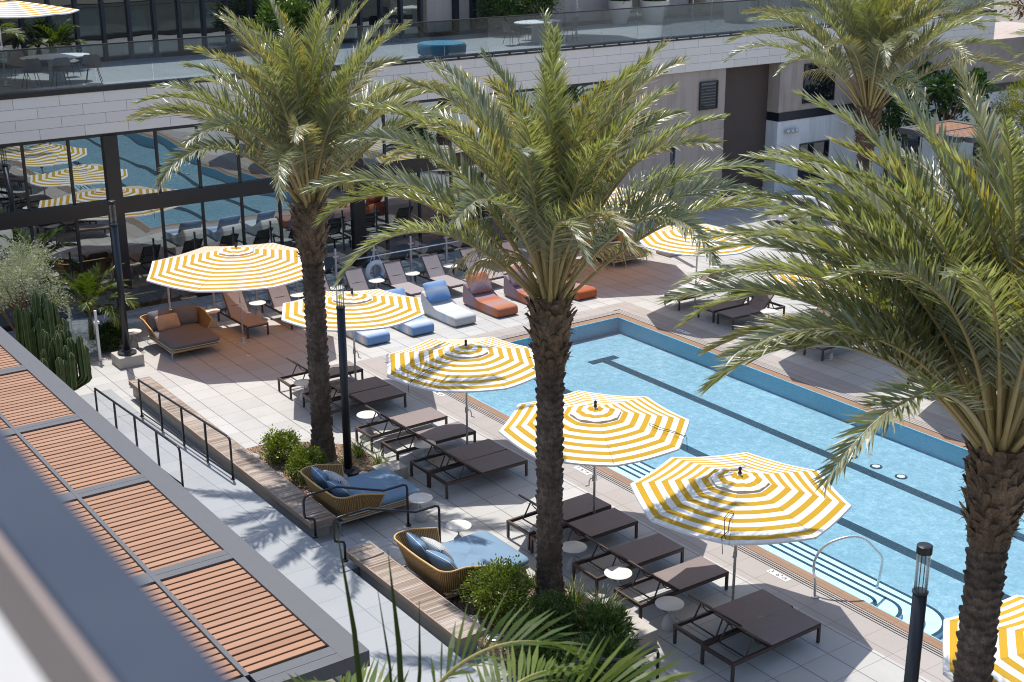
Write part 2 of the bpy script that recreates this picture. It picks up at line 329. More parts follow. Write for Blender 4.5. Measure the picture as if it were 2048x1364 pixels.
# ------------------------------------------------------------------ mesh helpers
class MB:
    def __init__(s): s.v = []; s.f = []; s.m = []; s.tint = None; s.uv = None
    def add(s, vs, fs, mi=0):
        o = len(s.v); s.v.extend([tuple(v) for v in vs]); s.f.extend([tuple(i + o for i in f) for f in fs]); s.m.extend([mi] * len(fs)); return s
    def box(s, x0, x1, y0, y1, z0, z1, mi=0, bev=0.0):
        if bev <= 0:
            vs = [(x, y, z) for z in (z0, z1) for y in (y0, y1) for x in (x0, x1)]
            return s.add(vs, [(0, 2, 3, 1), (4, 5, 7, 6), (0, 1, 5, 4), (2, 6, 7, 3), (0, 4, 6, 2), (1, 3, 7, 5)], mi)
        b = min(bev, (x1 - x0) * .45, (y1 - y0) * .45, (z1 - z0) * .45)
        prof = [(0, b), (b, 0)]
        rings = []
        for z, i in ((z0, b), (z0 + b, 0), (z1 - b, 0), (z1, b)):
            a0, a1, c0, c1 = x0 + i, x1 - i, y0 + i, y1 - i
            e = b * .6
            rings.append([(a0 + e, c0, z), (a1 - e, c0, z), (a1, c0 + e, z), (a1, c1 - e, z), (a1 - e, c1, z), (a0 + e, c1, z), (a0, c1 - e, z), (a0, c0 + e, z)])
        return s.loft(rings, True, True, mi)
    def loft(s, rings, closed=True, caps=False, mi=0):
        n = len(rings[0]); vs = [p for r in rings for p in r]; fs = []
        for i in range(len(rings) - 1):
            for j in range(n if closed else n - 1):
                k = (j + 1) % n; fs.append((i * n + j, i * n + k, (i + 1) * n + k, (i + 1) * n + j))
        if caps:
            fs.append(tuple(range(n - 1, -1, -1))); o = (len(rings) - 1) * n; fs.append(tuple(o + j for j in range(n)))
        return s.add(vs, fs, mi)
    def lathe(s, prof, seg=20, c=(0, 0, 0), mi=0, caps=True):
        return s.loft([[(c[0] + r * math.cos(2 * PI * j / seg), c[1] + r * math.sin(2 * PI * j / seg), c[2] + z) for j in range(seg)] for r, z in prof], True, caps, mi)
    def tube(s, pts, r, seg=8, mi=0, caps=True, flat=None):
        pts = [Vector(p) for p in pts]; rings = []; prev = None
        for i, p in enumerate(pts):
            d = (pts[min(i + 1, len(pts) - 1)] - pts[max(i - 1, 0)])
            if d.length < 1e-9: d = Vector((0, 0, 1))
            d.normalize()
            if prev is None:
                a = Vector((0, 0, 1)) if abs(d.z) < .9 else Vector((1, 0, 0)); u = d.cross(a).normalized()
            else:
                u = (prev - d * prev.dot(d));
                u = u.normalized() if u.length > 1e-6 else d.orthogonal().normalized()
            prev = u; w = d.cross(u); rr = r[i] if isinstance(r, (list, tuple)) else r
            rings.append([tuple(p + u * (rr * math.cos(2 * PI * j / seg)) + w * (rr * math.sin(2 * PI * j / seg))) for j in range(seg)])
        return s.loft(rings, True, caps, mi)
    def bar(s, a, b, w, h=None, mi=0):
        """square bar from a to b"""
        a, b = Vector(a), Vector(b); d = (b - a).normalized(); h = h or w
        up = Vector((0, 0, 1)) if abs(d.z) < .95 else Vector((1, 0, 0))
        u = d.cross(up).normalized(); q = u.cross(d)
        rings = [[tuple(p + u * (sx * w / 2) + q * (sy * h / 2)) for sx, sy in ((-1, -1), (1, -1), (1, 1), (-1, 1))] for p in (a, b)]
        return s.loft(rings, True, True, mi)
    def cushion(s, c, lx, ly, lz, n=14, e=.22, puff=.25, mi=0, M4=None, sag=None):
        """superellipsoid cushion, rounded at its rim and plumper in the middle"""
        rings = []
        def sp(x, p): return math.copysign(abs(x) ** p, x)
        nv, nu = 12, n * 3
        for i in range(nv + 1):
            a = -PI / 2 + PI * i / nv; r = []
            for j in range(nu):
                b = 2 * PI * j / nu
                x = sp(math.cos(a), .45) * sp(math.cos(b), e); y = sp(math.cos(a), .45) * sp(math.sin(b), e); z = sp(math.sin(a), .75)
                z *= (1 - puff) + puff * (1 - x * x) * (1 - y * y) * 1.6
                p = Vector((x * lx / 2, y * ly / 2, z * lz / 2))
                if sag: p = sag(p)
                if M4 is not None: p = M4 @ p
                r.append((p.x + c[0], p.y + c[1], p.z + c[2]))
            rings.append(r)
        return s.loft(rings, True, True, mi)
    def build(s, name, mats, parent=None, smooth=False, loc=None):
        me = bpy.data.meshes.new(name); me.from_pydata(s.v, [], s.f)
        for m in (mats if isinstance(mats, (list, tuple)) else [mats]): me.materials.append(m)
        if any(s.m): me.polygons.foreach_set('material_index', s.m)
        if smooth: me.polygons.foreach_set('use_smooth', [True] * len(me.polygons))
        if s.tint:
            a = me.color_attributes.new('tint', 'FLOAT_COLOR', 'POINT')
            a.data.foreach_set('color', [x for c in s.tint for x in (c[0], c[1], c[2], 1)])
        if s.uv:
            u = me.uv_layers.new(name='UVMap')
            u.data.foreach_set('uv', [x for l in me.loops for x in s.uv[l.vertex_index]])
        me.update()
        o = bpy.data.objects.new(name, me); COL.objects.link(o)
        if parent is not None: o.parent = parent
        if loc is not None: o.location = loc
        return o
def smooth_angle(o, deg=40):
    o.data.polygons.foreach_set('use_smooth', [True] * len(o.data.polygons))
    try: o.data.set_sharp_from_angle(angle=rad(deg))
    except Exception: pass
    return o
def tag(o, label=None, cat=None, group=None, kind=None):
    for k, v in (('label', label), ('category', cat), ('group', group), ('kind', kind)):
        if v: o[k] = v
    return o
def thing(name, label, cat, loc=(0, 0, 0), rz=0, group=None):
    o = bpy.data.objects.new(name, None); COL.objects.link(o); o.empty_display_size = .1
    o.location = loc; o.rotation_euler = (0, 0, rz); return tag(o, label, cat, group)
def struct(name, mb, m, smooth=False): return tag(mb.build(name, m, smooth=smooth), kind='structure')
KIDS = {}
def dup(src, loc, rz, label, group=None):
    c = src.copy(); COL.objects.link(c); c.location = loc; c.rotation_euler = (0, 0, rz); c['label'] = label
    if group: c['group'] = group
    for ch in list(src.children):
        d = ch.copy(); COL.objects.link(d); d.parent = c
        for g in list(ch.children):
            e = g.copy(); COL.objects.link(e); e.parent = d
    return c

# ------------------------------------------------------------------ setting: ground, deck, ramp, pool
XE, YL, YR, XN = -28.02, 16.60, 23.46, 6.0      # pool water rectangle
struct('ground', MB().box(-400, 400, -400, 400, -3.2, -3.0), M['ground'])
d = MB()
EDGE = 9.6
d.box(-37.0, 12, EDGE, 15.48, -.6, 0)                      # deck on the near side
d.box(-37.0, -29.05, 15.48, 24.6, -.6, 0)                  # deck at the head of the pool
d.box(-37.0, 12, 24.6, 60, -.6, 0)                         # deck on the far side
d.box(-37.0, -30.8, -6, EDGE, -.6, 0)                      # level ground at the top of the ramp
struct('deck', d, M['deck'])
b = MB()
b.box(-29.05, 12, 15.48, 16.12, -.6, 0); b.box(-29.05, -28.55, 16.12, 23.95, -.6, 0); b.box(-29.05, 12, 23.95, 24.6, -.6, 0)
struct('pool_border', b, M['pool_border'])
cp = MB()
# coping inside a trench drain: flush slats and dark slots
def slot_strip(y0, y1, n, x0, x1, k=.60):
    w = (y1 - y0) / n
    for i in range(n): cp.box(x0, x1, y0 + i * w, y0 + i * w + w * k, -.3, 0, 1)
slot_strip(16.12, 16.35, 4, -28.5, 12); slot_strip(23.72, 23.95, 3, -28.5, 12, .80)
for i in range(4): cp.box(-28.55 + i * .065, -28.55 + i * .065 + .05, 16.35, 23.72, -.3, 0, 1)
cp.box(-28.27, 12, 16.36, YL - .021, -.5, -.012); cp.box(-28.27, 12, YR + .021, 23.71, -.5, -.012); cp.box(-28.27, XE - .021, YL - .021, YR + .021, -.5, -.012)
struct('pool_coping', cp, [M['coping'], M['pool_border']])
struct('drain_trench', MB().box(-28.6, 12, 16.1, 16.355, -.6, -.06).box(-28.6, 12, 23.715, 23.96, -.6, -.06).box(-28.6, -28.28, 16.355, 23.715, -.6, -.06), M['lead_text'])
ZF = -.46                                                   # apparent (refracted) depth of the pool floor
pf = MB(); pf.box(XE - .02, 12, YL - .02, YR + .02, ZF - .1, ZF)
struct('pool_floor', pf, M['plaster'])
pw = MB(); pw.box(XE - .02, XE, YL, YR, ZF, -.014); pw.box(XE, 12, YL - .02, YL, ZF, -.014); pw.box(XE, 12, YR, YR + .02, ZF, -.014)
struct('pool_wall', pw, M['plaster_wall'])
ln = MB()
for yc in (21.62, 19.33):
    ln.box(-26.4, 12, yc - .135, yc + .135, ZF, ZF + .004); ln.box(-26.52, -26.26, yc - .46, yc + .46, ZF, ZF + .005)
struct('pool_lane_marking', ln, M['lane'])
st = MB(); so = MB()
for k, (y, z, xn) in enumerate(((16.93, -.09, -12.95), (17.24, -.18, -12.6), (17.55, -.27, -12.3), (17.88, -.36, -12.05))):
    x0 = -23.2 + .25 * (3 - k); r = .34 + .12 * k
    out = [(x0, YL, z), (x0, y, z)] + [(xn - r + r * math.sin(a), y - r + r * math.cos(a), z) for a in [PI / 2 * i / 8 for i in range(9)]] + [(xn, YL, z)]
    st.loft([[(p[0], p[1], ZF) for p in out], out], True, True)
    inn = [(x0 + .05, YL, z), (x0 + .05, y - .065, z)] + [(xn - r + (r - .065) * math.sin(a), y - r + (r - .065) * math.cos(a), z) for a in [PI / 2 * i / 8 for i in range(9)]] + [(xn - .065, YL, z)]
    o1 = [(p[0], p[1], z + .003) for p in out[1:]]; i1 = [(p[0], p[1], z + .003) for p in inn[1:]]
    so.loft([o1, i1], False)
struct('pool_steps', st, M['plaster_step']); struct('step_nosing', so, M['lane'])
w = MB()
w.add([(XE, YL, -.035), (12, YL, -.035), (12, YR, -.035), (XE, YR, -.035)], [(0, 1, 2, 3)])
struct('pool_water', w, M['water'])
def disc_thing(name, label, cat, x, y, z, r, m, group):
    mb = MB().lathe([(r, 0), (r, .012), (r * .72, .02), (r * .70, .012), (.001, .014)], 20)
    o = mb.build(name, m, loc=(x, y, z)); return tag(o, label, cat, group)
for i, (x, y) in enumerate(((-18.1, 21.97 + .02), (-17.41, 21.99), (-16.74, 22.0))):
    o = disc_thing('pool_drain', ['farthest of the three round white inlets on the pool floor', 'middle of the three round white inlets on the pool floor', 'nearest of the three round white inlets on the pool floor'][i], 'pool inlet', x, y, ZF + .006, .085, M['white'], 'round inlets on the pool floor')
    MB().lathe([(.135, 0), (.135, .004), (.09, .005)], 20, caps=False).build('rim', M['lane'], o, loc=(0, 0, -.001))
lf = MB(); lt = []
for i in range(26):
    a = rnd(0, 6.28); r = rnd(0, .12); x, y = r * math.cos(a), r * math.sin(a); q = rnd(0, 6.28); l = rnd(.02, .05)
    lf.add([(x, y, 0), (x + l * math.cos(q), y + l * math.sin(q), .004), (x + l * .6 * math.cos(q + .9), y + l * .6 * math.sin(q + .9), .01)], [(0, 1, 2)])
tag(lf.build('leaf_litter', mat('dead_leaf', (.30, .12, .04), .8), loc=(-17.25, 21.55, -.02)), 'small clump of brown dead leaves floating over the dark lane line', 'leaves')

# ramp rising beside the deck to a walkway, stair tread, low walls under the benches
ZW = .34
def ramp_z(x): return max(0, min(ZW, (x + 28.9) / 6.0 * ZW))
r = MB(); x0s = (-30.8, -28.9, -22.9, 12)
for i in range(3):
    a, b_ = x0s[i], x0s[i + 1]; za, zb = (0.004 if i == 0 else ramp_z(a)), (ramp_z(b_) if i else .004)
    r.loft([[(a, 8.45, -.3), (a, 9.71, -.3), (a, 9.71, za), (a, 8.45, za)], [(b_, 8.45, -.3), (b_, 9.71, -.3), (b_, 9.71, zb), (b_, 8.45, zb)]], True, True)
struct('ramp_path', r, M['ramp'])
struct('ramp_kerb', MB().loft([[(x, 8.10, -.3), (x, 8.45, -.3), (x, 8.45, ramp_z(x) + .02), (x, 8.10, ramp_z(x) + .02)] for x in (-28.5, -22.9, 12)], True, True), M['pale_concrete'])
struct('planting_ground', MB().box(-30.8, 12, -6, 8.1, -1, .02), M['ground'])
rw = MB(); rw.box(-30.1, -20.7, 10.02, 10.36, 0, .24); rw.box(-18.9, -15.7, 10.02, 10.36, 0, .24)
struct('retaining_wall', rw, M['concrete'])
struct('stair_tread', MB().box(-20.15, -18.95, 9.712, 10.68, -.3, .17), M['ramp'])

# depth markers set in the deck: "3 6" and a no-diving symbol
def depth_marker(x, y, rz, label, far=False):
    t = thing('depth_marker', label, 'pool sign', (x, y, .004), rz, 'depth markers at the pool edge')
    MB().box(-.235, .235, -.07, .07, -.003, .003).build('tile', M['white'], t)
    for ch, px in (('3', -.17), ('6', -.02)):
        cu = bpy.data.curves.new('digit', 'FONT'); cu.body = ch; cu.size = .15; cu.align_x = 'CENTER'; cu.align_y = 'CENTER'; cu.extrude = .001
        tmp = bpy.data.objects.new('tmp', cu); COL.objects.link(tmp)
        bpy.context.view_layer.update()
        me = bpy.data.meshes.new_from_object(tmp.evaluated_get(bpy.context.evaluated_depsgraph_get()))
        bpy.data.objects.remove(tmp)
        o = bpy.data.objects.new('digit', me); me.materials.clear(); me.materials.append(M['lead_text']); COL.objects.link(o); o.parent = t
        o.location = (px, 0, .006)
    mk = MB(); ring = []
    for rr in (.052, .042): ring.append([(rr * math.cos(2 * PI * k / 20), rr * math.sin(2 * PI * k / 20), 0) for k in range(20)])
    mk.loft(ring, True); mk.bar((-.035, -.035, 0), (.035, .035, 0), .008, .002); mk.bar((-.03, .012, 0), (.03, -.004, 0), .012, .002)
    mk.bar((-.005, .0, 0), (.0, .03, 0), .008, .002)
    mk.build('no_diving_symbol', M['lead_text'], t, loc=(.14, 0, .0055))
    mk2 = MB().box(-.004, .004, .02, .06, 0, .002).box(.008, .016, .02, .06, 0, .002).build('inch_mark', M['lead_text'], t, loc=(.04, 0, .005))
    return t
depth_marker(-14.6, 16.04, 0, 'white depth marker reading 3 6 nearest the grab rail')
depth_marker(-20.2, 16.04, 0, 'white depth marker reading 3 6 behind the middle palm trunk')
depth_marker(-25.85, 16.04, 0, 'white depth marker reading 3 6 beside the third umbrella')
depth_marker(-25.9, 24.02, PI, 'white depth marker in umbrella shade on the far pool edge')

# ------------------------------------------------------------------ umbrellas
def umbrella(name, label, x, y, rot, R=1.79, rim=2.13, apex=2.52, group='striped umbrellas', base=True, z0=0, strap=None, crank=1.0, lean=(0, 0)):
    t = thing(name, label, 'umbrella', (x, y, z0), rad(rot), group); t.rotation_euler[0] = rnd(-.014, .014); t.rotation_euler[1] = rnd(-.014, .014)
    ap = math.cos(PI / 8); vent = .46; cm = M['canopy_large'] if R > 2.3 else M['canopy']
    def zt(u): return apex - .07 - (apex - .07 - rim) * (u ** 1.08)
    def fabric(u0, u1, nr, lift=0, ripple=0.0):
        mb = MB(); uv = []; nc = 6
        for k in range(8):
            a0, a1 = k * PI / 4, (k + 1) * PI / 4; o = len(mb.v)
            for i in range(nr + 1):
                u = u0 + (u1 - u0) * i / nr
                for j in range(nc + 1):
                    s = j / nc
                    px = u * R * ((1 - s) * math.cos(a0) + s * math.cos(a1)); py = u * R * ((1 - s) * math.sin(a0) + s * math.sin(a1))
                    sag = -.035 * math.sin(PI * s) * u + ripple * math.sin(PI * s) * math.sin(7 * s + k)
                    mb.v.append((px, py, zt(u) + lift + sag)); uv.append((s, (1 - u) * R * ap))
            for i in range(nr):
                for j in range(nc):
                    p = o + i * (nc + 1) + j; mb.f.append((p, p + nc + 1, p + nc + 2, p + 1)); mb.m.append(0)
        # hem turned down at the outer edge
        mb.uv = uv; return mb
    c = fabric(vent / R * .9, 1, 12).build('canopy', cm, t, True)
    h = MB(); h.uv = []
    for k in range(8):
        a0, a1 = k * PI / 4, (k + 1) * PI / 4; o = len(h.v)
        for j in range(7):
            s = j / 6
            px, py = R * ((1 - s) * math.cos(a0) + s * math.cos(a1)), R * ((1 - s) * math.sin(a0) + s * math.sin(a1)); sg = -.035 * math.sin(PI * s)
            h.v += [(px, py, rim + sg), (px * 1.004, py * 1.004, rim + sg - .03)]; h.uv += [(s, 0), (s, 0)]
        for j in range(6): h.f.append((o + 2 * j, o + 2 * j + 1, o + 2 * j + 3, o + 2 * j + 2)); h.m.append(0)
    h.build('hem', cm, c)
    v = fabric(.02, vent / R * 1.06, 4, .035, .010); v.uv = [(a, b_ + (.165 if R < 2 else .152)) for a, b_ in v.uv]
    v.build('vent_cap', cm, t, True)
    MB().tube([(0, 0, .05), (0, 0, apex)], .024, 12).build('pole', M['steel'], t, True)
    smooth_angle(MB().lathe([(.03, -.02), (.035, .0), (.02, .03), (.03, .055), (.028, .085), (.012, .105)], 12, (0, 0, apex)).build('finial', M['dark_metal'], t))
    for k in range(8):
        a = k * PI / 4
        rb = MB(); rb.bar((0.06 * math.cos(a), .06 * math.sin(a), apex - .09), (R * .985 * math.cos(a), R * .985 * math.sin(a), rim - .012), .016)
        ro = rb.build('rib', M['dark_metal'], t)
        MB().bar((.05 * math.cos(a), .05 * math.sin(a), rim - .35), (.55 * R * math.cos(a), .55 * R * math.sin(a), zt(.55) - .03), .013).build('strut', M['dark_metal'], ro)
        if k % 2 == 0 or R < 2: MB().lathe([(.014, 0), (.014, .012)], 6, (.985 * R * math.cos(a + .02), .985 * R * math.sin(a + .02), rim - .035)).build('rib_tip', M['dark_metal'], ro)
    MB().lathe([(.05, -.03), (.05, .03)], 12, (0, 0, rim - .35)).build('hub', M['dark_metal'], t)
    if crank:
        q = crank - rad(rot)
        ch = MB(); ch.box(-.03, .03, -.03, .03, 1.0, 1.12)
        e = Vector((math.cos(q), math.sin(q), 0))
        ch.tube([(0, 0, 1.06), e * .07 + Vector((0, 0, 1.06)), e * .1 + Vector((0, 0, 1.0)), e * .1 + Vector((0, 0, .92)), e * .17 + Vector((0, 0, .9))], .012, 6)
        ch.build('crank_handle', M['steel'], t)
    if base:
        MB().lathe([(.16, 0), (.16, .02), (.05, .03), (.045, .14), (.03, .15)], 20).build('base_plate', M['steel'], t)
    if strap is not None:
        a = strap - rad(rot); e = Vector((math.cos(a), math.sin(a), 0)); s_ = Vector((-e.y, e.x, 0)); pts = []
        for q, off in ((1.02, .10), (.95, .06), (.85, .03), (.72, -.02), (.62, .02), (.60, .07), (.63, .10), (.74, .07), (.9, .10), (1.0, .03), (1.03, .05)):
            p = e * (q * R * .94) + s_ * off; pts.append((p.x, p.y, zt(min(1, q * .955)) + .02))
        pts.append((pts[-1][0] + .02, pts[-1][1], rim - .22))
        MB().tube(pts, .006, 5).build('tie_strap', M['strap'], t)
    return t
L2 = 'row of striped umbrellas along the near side of the pool'
umbrella('umbrella', 'large striped umbrella over the charcoal daybed by the glass wall', -32.2, 13.86, 42, 2.45, 2.15, 2.68, 'large umbrellas at the head of the pool', crank=.9, strap=2.9)
umbrella('umbrella', 'striped umbrella half hidden by the leftmost palm trunk', -27.04, 14.45, 40, group=L2, crank=.6)
umbrella('umbrella', 'striped umbrella with dappled palm frond shadow and a slack tie strap', -22.27, 14.52, 38, group=L2, strap=-1.35, crank=.7)
umbrella('umbrella', 'striped umbrella crossed by the middle palm trunk', -17.95, 14.54, 17, group=L2, strap=.55, crank=4.2)
umbrella('umbrella', 'striped umbrella nearest the pool grab rail', -14.22, 14.54, 41, group=L2, strap=-.95, crank=2.6)
umbrella('umbrella', 'striped umbrella cut off at the lower right behind the right palm trunk', -8.0, 14.5, 15, group=L2, crank=2.2)
umbrella('umbrella', 'large striped umbrella over the brown daybed in the far corner', -32.24, 26.31, 42, 2.45, 2.15, 2.68, 'large umbrellas at the head of the pool', crank=.9)
L3 = 'row of striped umbrellas along the far side of the pool'
umbrella('umbrella', 'striped umbrella over the far side loungers, seen below the palm fronds', -27.2, 25.64, 40, group=L3, crank=1.2)
umbrella('umbrella', 'striped umbrella on the far pool side, glimpsed through the right palm crown', -22.0, 25.6, 36, group=L3)
umbrella('umbrella', 'striped umbrella on the far pool side behind the right palm trunk top', -17.6, 25.6, 41, group=L3)
umbrella('umbrella', 'striped umbrella of the upper terrace, over the oval table', -39.91, 10.54, 30, 2.2, 2.05, 2.5, 'terrace umbrellas', z0=6.3, crank=.8)
umbrella('umbrella', 'terrace umbrella of which only the pole shows in the frame', -40.45, 31.57, 10, 2.0, 2.2, 2.6, 'terrace umbrellas', z0=6.3)

# ------------------------------------------------------------------ loungers
def make_lounger(name, label, sling, back_deg, group, W=.70, Ln=1.98, hinge=.86, BL=.74):
    """local +X is the foot end; head at x=0."""
    t = thing(name, label, 'lounger', (0, 0, 0), 0, group)
    h, w2 = .345, W / 2; tt = .045
    f = MB()
    for s in (-1, 1): f.box(0, Ln, s * w2 - (tt if s > 0 else 0), s * w2 + (tt if s < 0 else 0), h - .06, h)
    f.box(0, tt, -w2 + tt, w2 - tt, h - .06, h - .001); f.box(Ln - tt, Ln, -w2 + tt, w2 - tt, h - .06, h - .001)
    f.box(hinge - .02, hinge + .02, -w2 + tt, w2 - tt, h - .06, h - .015)
    f.build('frame', M['lounger_frame'], t)
    for lx in (.0, Ln - tt):
        for s in (-1, 1):
            lg = MB().box(lx + .001, lx + tt - .001, s * w2 - (tt if s > 0 else 0) + .001, s * w2 + (tt if s < 0 else 0) - .001, .012, h - .061)
            o = lg.build('leg', M['lounger_frame'], t)
            MB().lathe([(.024, 0), (.024, .014)], 8, (lx + tt / 2, s * (w2 - tt / 2), 0)).build('foot_cap', M['dark_metal'], o)
    s1 = MB(); n = 8; rows = []
    for i in range(n + 1):
        x = hinge + (Ln - hinge - .004) * i / n; rows.append([(x, -w2 + .004 + (2 * w2 - .008) * j / 6, h + .012 - .014 * math.sin(PI * j / 6) * math.sin(PI * min(1, i / n * 1.0))) for j in range(7)])
    top = rows; s1.loft(top, False); s1.loft([[(p[0], p[1], p[2] - .012) for p in r_] for r_ in rows][::-1], False)
    s1.loft([top[-1], [(p[0] + .006, p[1], p[2] - .03) for p in top[-1]]], False)
    s1.build('seat_sling', M[sling], t, True)
    a = rad(back_deg); ca, sa = math.cos(a), math.sin(a)
    def bp(u, v, dz=0): return (hinge - u * ca - dz * sa * -1 * 0 + dz * sa * 0, v, h + .006 + u * sa + dz)
    b_ = MB(); rows = [[bp(BL * i / 8, -w2 + .03 + (2 * w2 - .06) * j / 6, -.02 * math.sin(PI * i / 8) * math.sin(PI * j / 6)) for j in range(7)] for i in range(9)]
    b_.loft(rows, False); b_.loft([[(p[0] + .008 * sa, p[1], p[2] - .012) for p in r_] for r_ in rows][::-1], False)
    bo = b_.build('back_sling', M[sling], t, True)
    bf = MB()
    for s in (-1, 1): bf.bar(bp(0, s * (w2 - .03), -.012), bp(BL + .01, s * (w2 - .03), -.012), .028, .03)
    bf.bar(bp(BL, -w2 + .03, -.012), bp(BL, w2 - .03, -.012), .03); bf.bar(bp(.32, -w2 + .03, -.03), bp(.32, w2 - .03, -.03), .02)
    bf.build('back_frame', M['lounger_frame'], t)
    pr = MB()
    for s in (-1, 1):
        u = BL * .62; foot = hinge - u * ca - .16
        pr.bar(bp(u, s * (w2 - .09), -.03), (foot, s * (w2 - .07), h - .05), .02)
        pts = [bp(u * .95 - .3 * k / 6, s * (w2 - .1), -.04 - .07 * math.sin(PI * k / 6)) for k in range(7)]
        pr.tube(pts, .009, 5)
    foot = hinge - BL * .62 * ca - .16
    pr.bar((foot, -w2 + .06, h - .05), (foot, w2 - .06, h - .05), .02)
    pr.build('back_prop', M['lounger_frame'], t)
    return t
GN = 'brown loungers along the near side of the pool'
near = [(-27.95, 'brown lounger beside the second umbrella, farthest one of the near row'), (-26.60, 'brown lounger partly behind the leftmost palm trunk, left of a close pair'),
        (-25.86, 'brown lounger right of the close pair crossed by the black lamp post'), (-24.03, 'brown lounger with a sunlit pale seat, just past the lamp post pair'),
        (-22.98, 'brown lounger under the frond-shadowed umbrella, with a curved shadow edge on its seat'), (-21.74, 'brown lounger in full shade right of the dappled umbrella pole'),
        (-21.04, 'brown lounger beside the middle palm trunk, nearest of the shaded pair'), (-18.30, 'brown lounger whose raised back shows left of the middle palm trunk'),
        (-17.52, 'brown lounger right of the umbrella pole behind the middle palm trunk'), (-16.25, 'brown lounger with a round white table at its head and a fully shaded seat'),
        (-15.12, 'brown lounger with half its seat in sun and a diagonal shadow edge'), (-13.66, 'brown lounger at the last umbrella pole, left of the nearest pair'),
        (-12.95, 'brown lounger nearest the bottom of the picture')]
L0 = make_lounger('sun_lounger', near[0][1], 'sling', 38, GN)
for i, (x, lab) in enumerate(near):
    o = L0 if i == 0 else dup(L0, (0, 0, 0), 0, lab)
    o.location = (x, 12.99 + rnd(-.03, .03), 0); o.rotation_euler = (0, 0, PI / 2 + rnd(-.02, .02))
GF = 'mauve loungers in front of the glass fence'
far = [(14.40, 'mauve lounger with raised back beside the charcoal daybed'), (15.75, 'mauve lounger left of the leftmost palm trunk, behind the big umbrella edge'), (17.02, 'mauve lounger mostly hidden behind the leftmost palm trunk'),
       (18.25, 'mauve lounger left of the white lifebuoy'), (19.57, 'mauve lounger right of the white lifebuoy'), (20.9, 'mauve lounger behind the orange knit sofa loungers, below the rescue pole'),
       (22.3, 'mauve lounger under the tips of the middle palm fronds'), (23.65, 'mauve lounger behind the middle palm fronds, farthest right in its row')]
LF = make_lounger('sun_lounger', far[0][1], 'sling_pale', 52, GF, .64, 1.98, .84, .76)
for i, (y, lab) in enumerate(far):
    o = LF if i == 0 else dup(LF, (0, 0, 0), 0, lab)
    o.location = (-34.40, y, 0); o.rotation_euler = (0, 0, rnd(-.02, .02))
GR = 'brown loungers along the far side of the pool'
fr = [(-27.72, 'brown lounger left of the far side umbrella pole'), (-26.31, 'brown lounger right of the far side umbrella pole'), (-25.50, 'brown lounger with a round table beside it on the far pool side'),
      (-23.3, 'brown lounger on the far pool side seen through the fronds left of the right palm'), (-22.3, 'brown lounger on the far pool side behind the right palm crown'), (-19.0, 'brown lounger on the far pool side in the shade beside the right palm trunk'), (-17.9, 'brown lounger on the far pool side hidden behind the right palm petioles')]
LR = make_lounger('sun_lounger', fr[0][1], 'sling', 45, GR, .66)
for i, (x, lab) in enumerate(fr):
    o = LR if i == 0 else dup(LR, (0, 0, 0), 0, lab)
    o.location = (x, 27.22, 0); o.rotation_euler = (0, 0, -PI / 2 + rnd(-.03, .03))

# ------------------------------------------------------------------ side tables
def make_table(label, x, y, dark=False):
    t = thing('side_table', label, 'side table', (x, y, 0), 0, 'round pedestal side tables')
    smooth_angle(MB().lathe([(.001, .445), (.225, .447), (.24, .455), (.24, .463), (.235, .467), (.001, .468)], 28).build('table_top', M['cream'], t))
    MB().tube([(0, 0, .24), (0, 0, .446)], .016, 10).build('stem', M['steel'], t, True)
    smooth_angle(MB().lathe([(.125, 0), (.13, .02), (.118, .1), (.085, .2), (.03, .262), (.02, .27)], 20).build('base', M['cone'], t))
    return t
tabs = [(-24.6, 13.4, 'round table at the head of the sunlit lounger, right of the lamp post'), (-22.42, 13.55, 'round table seen through the raised backs under the dappled umbrella'), (-20.21, 12.08, 'round table at the foot of the upper blue daybed'),
        (-18.79, 12.03, 'round table between the two blue daybeds, past the handrail'), (-16.88, 13.22, 'round table touching the right edge of the middle palm trunk'), (-15.68, 13.25, 'white round table right of the middle palm, at a raised lounger back'),
        (-14.39, 13.27, 'round table in shade left of the nearest pair of loungers'), (-27.3, 13.2, 'round table behind the leftmost palm trunk'), (-33.95, 19.0, 'round table below the white lifebuoy'),
        (-34.0, 20.27, 'round table between loungers, second right of the lifebuoy'), (-34.05, 21.7, 'round table between loungers, third right of the lifebuoy'), (-34.0, 13.75, 'round table between the charcoal daybed and the first mauve lounger'),
        (-33.95, 15.12, 'round table right of the first mauve lounger, under the big umbrella'), (-34.0, 16.42, 'round table left of the leftmost palm trunk, behind the umbrella edge'), (-34.0, 17.66, 'round table right of the leftmost palm trunk, above the umbrella'),
        (-34.1, 23.05, 'round table among the farthest mauve loungers'), (-34.17, 24.84, 'round table beside the brown daybed of the far corner'), (-33.5, 11.3, 'pale round table between the dark hedge and the charcoal daybed'), (-24.83, 26.2, 'round table beside the loungers across the pool')]
T0 = make_table(tabs[0][2], *tabs[0][:2])
for x, y, lab in tabs[1:]: dup(T0, (x, y, 0), rnd(0, 6), lab)

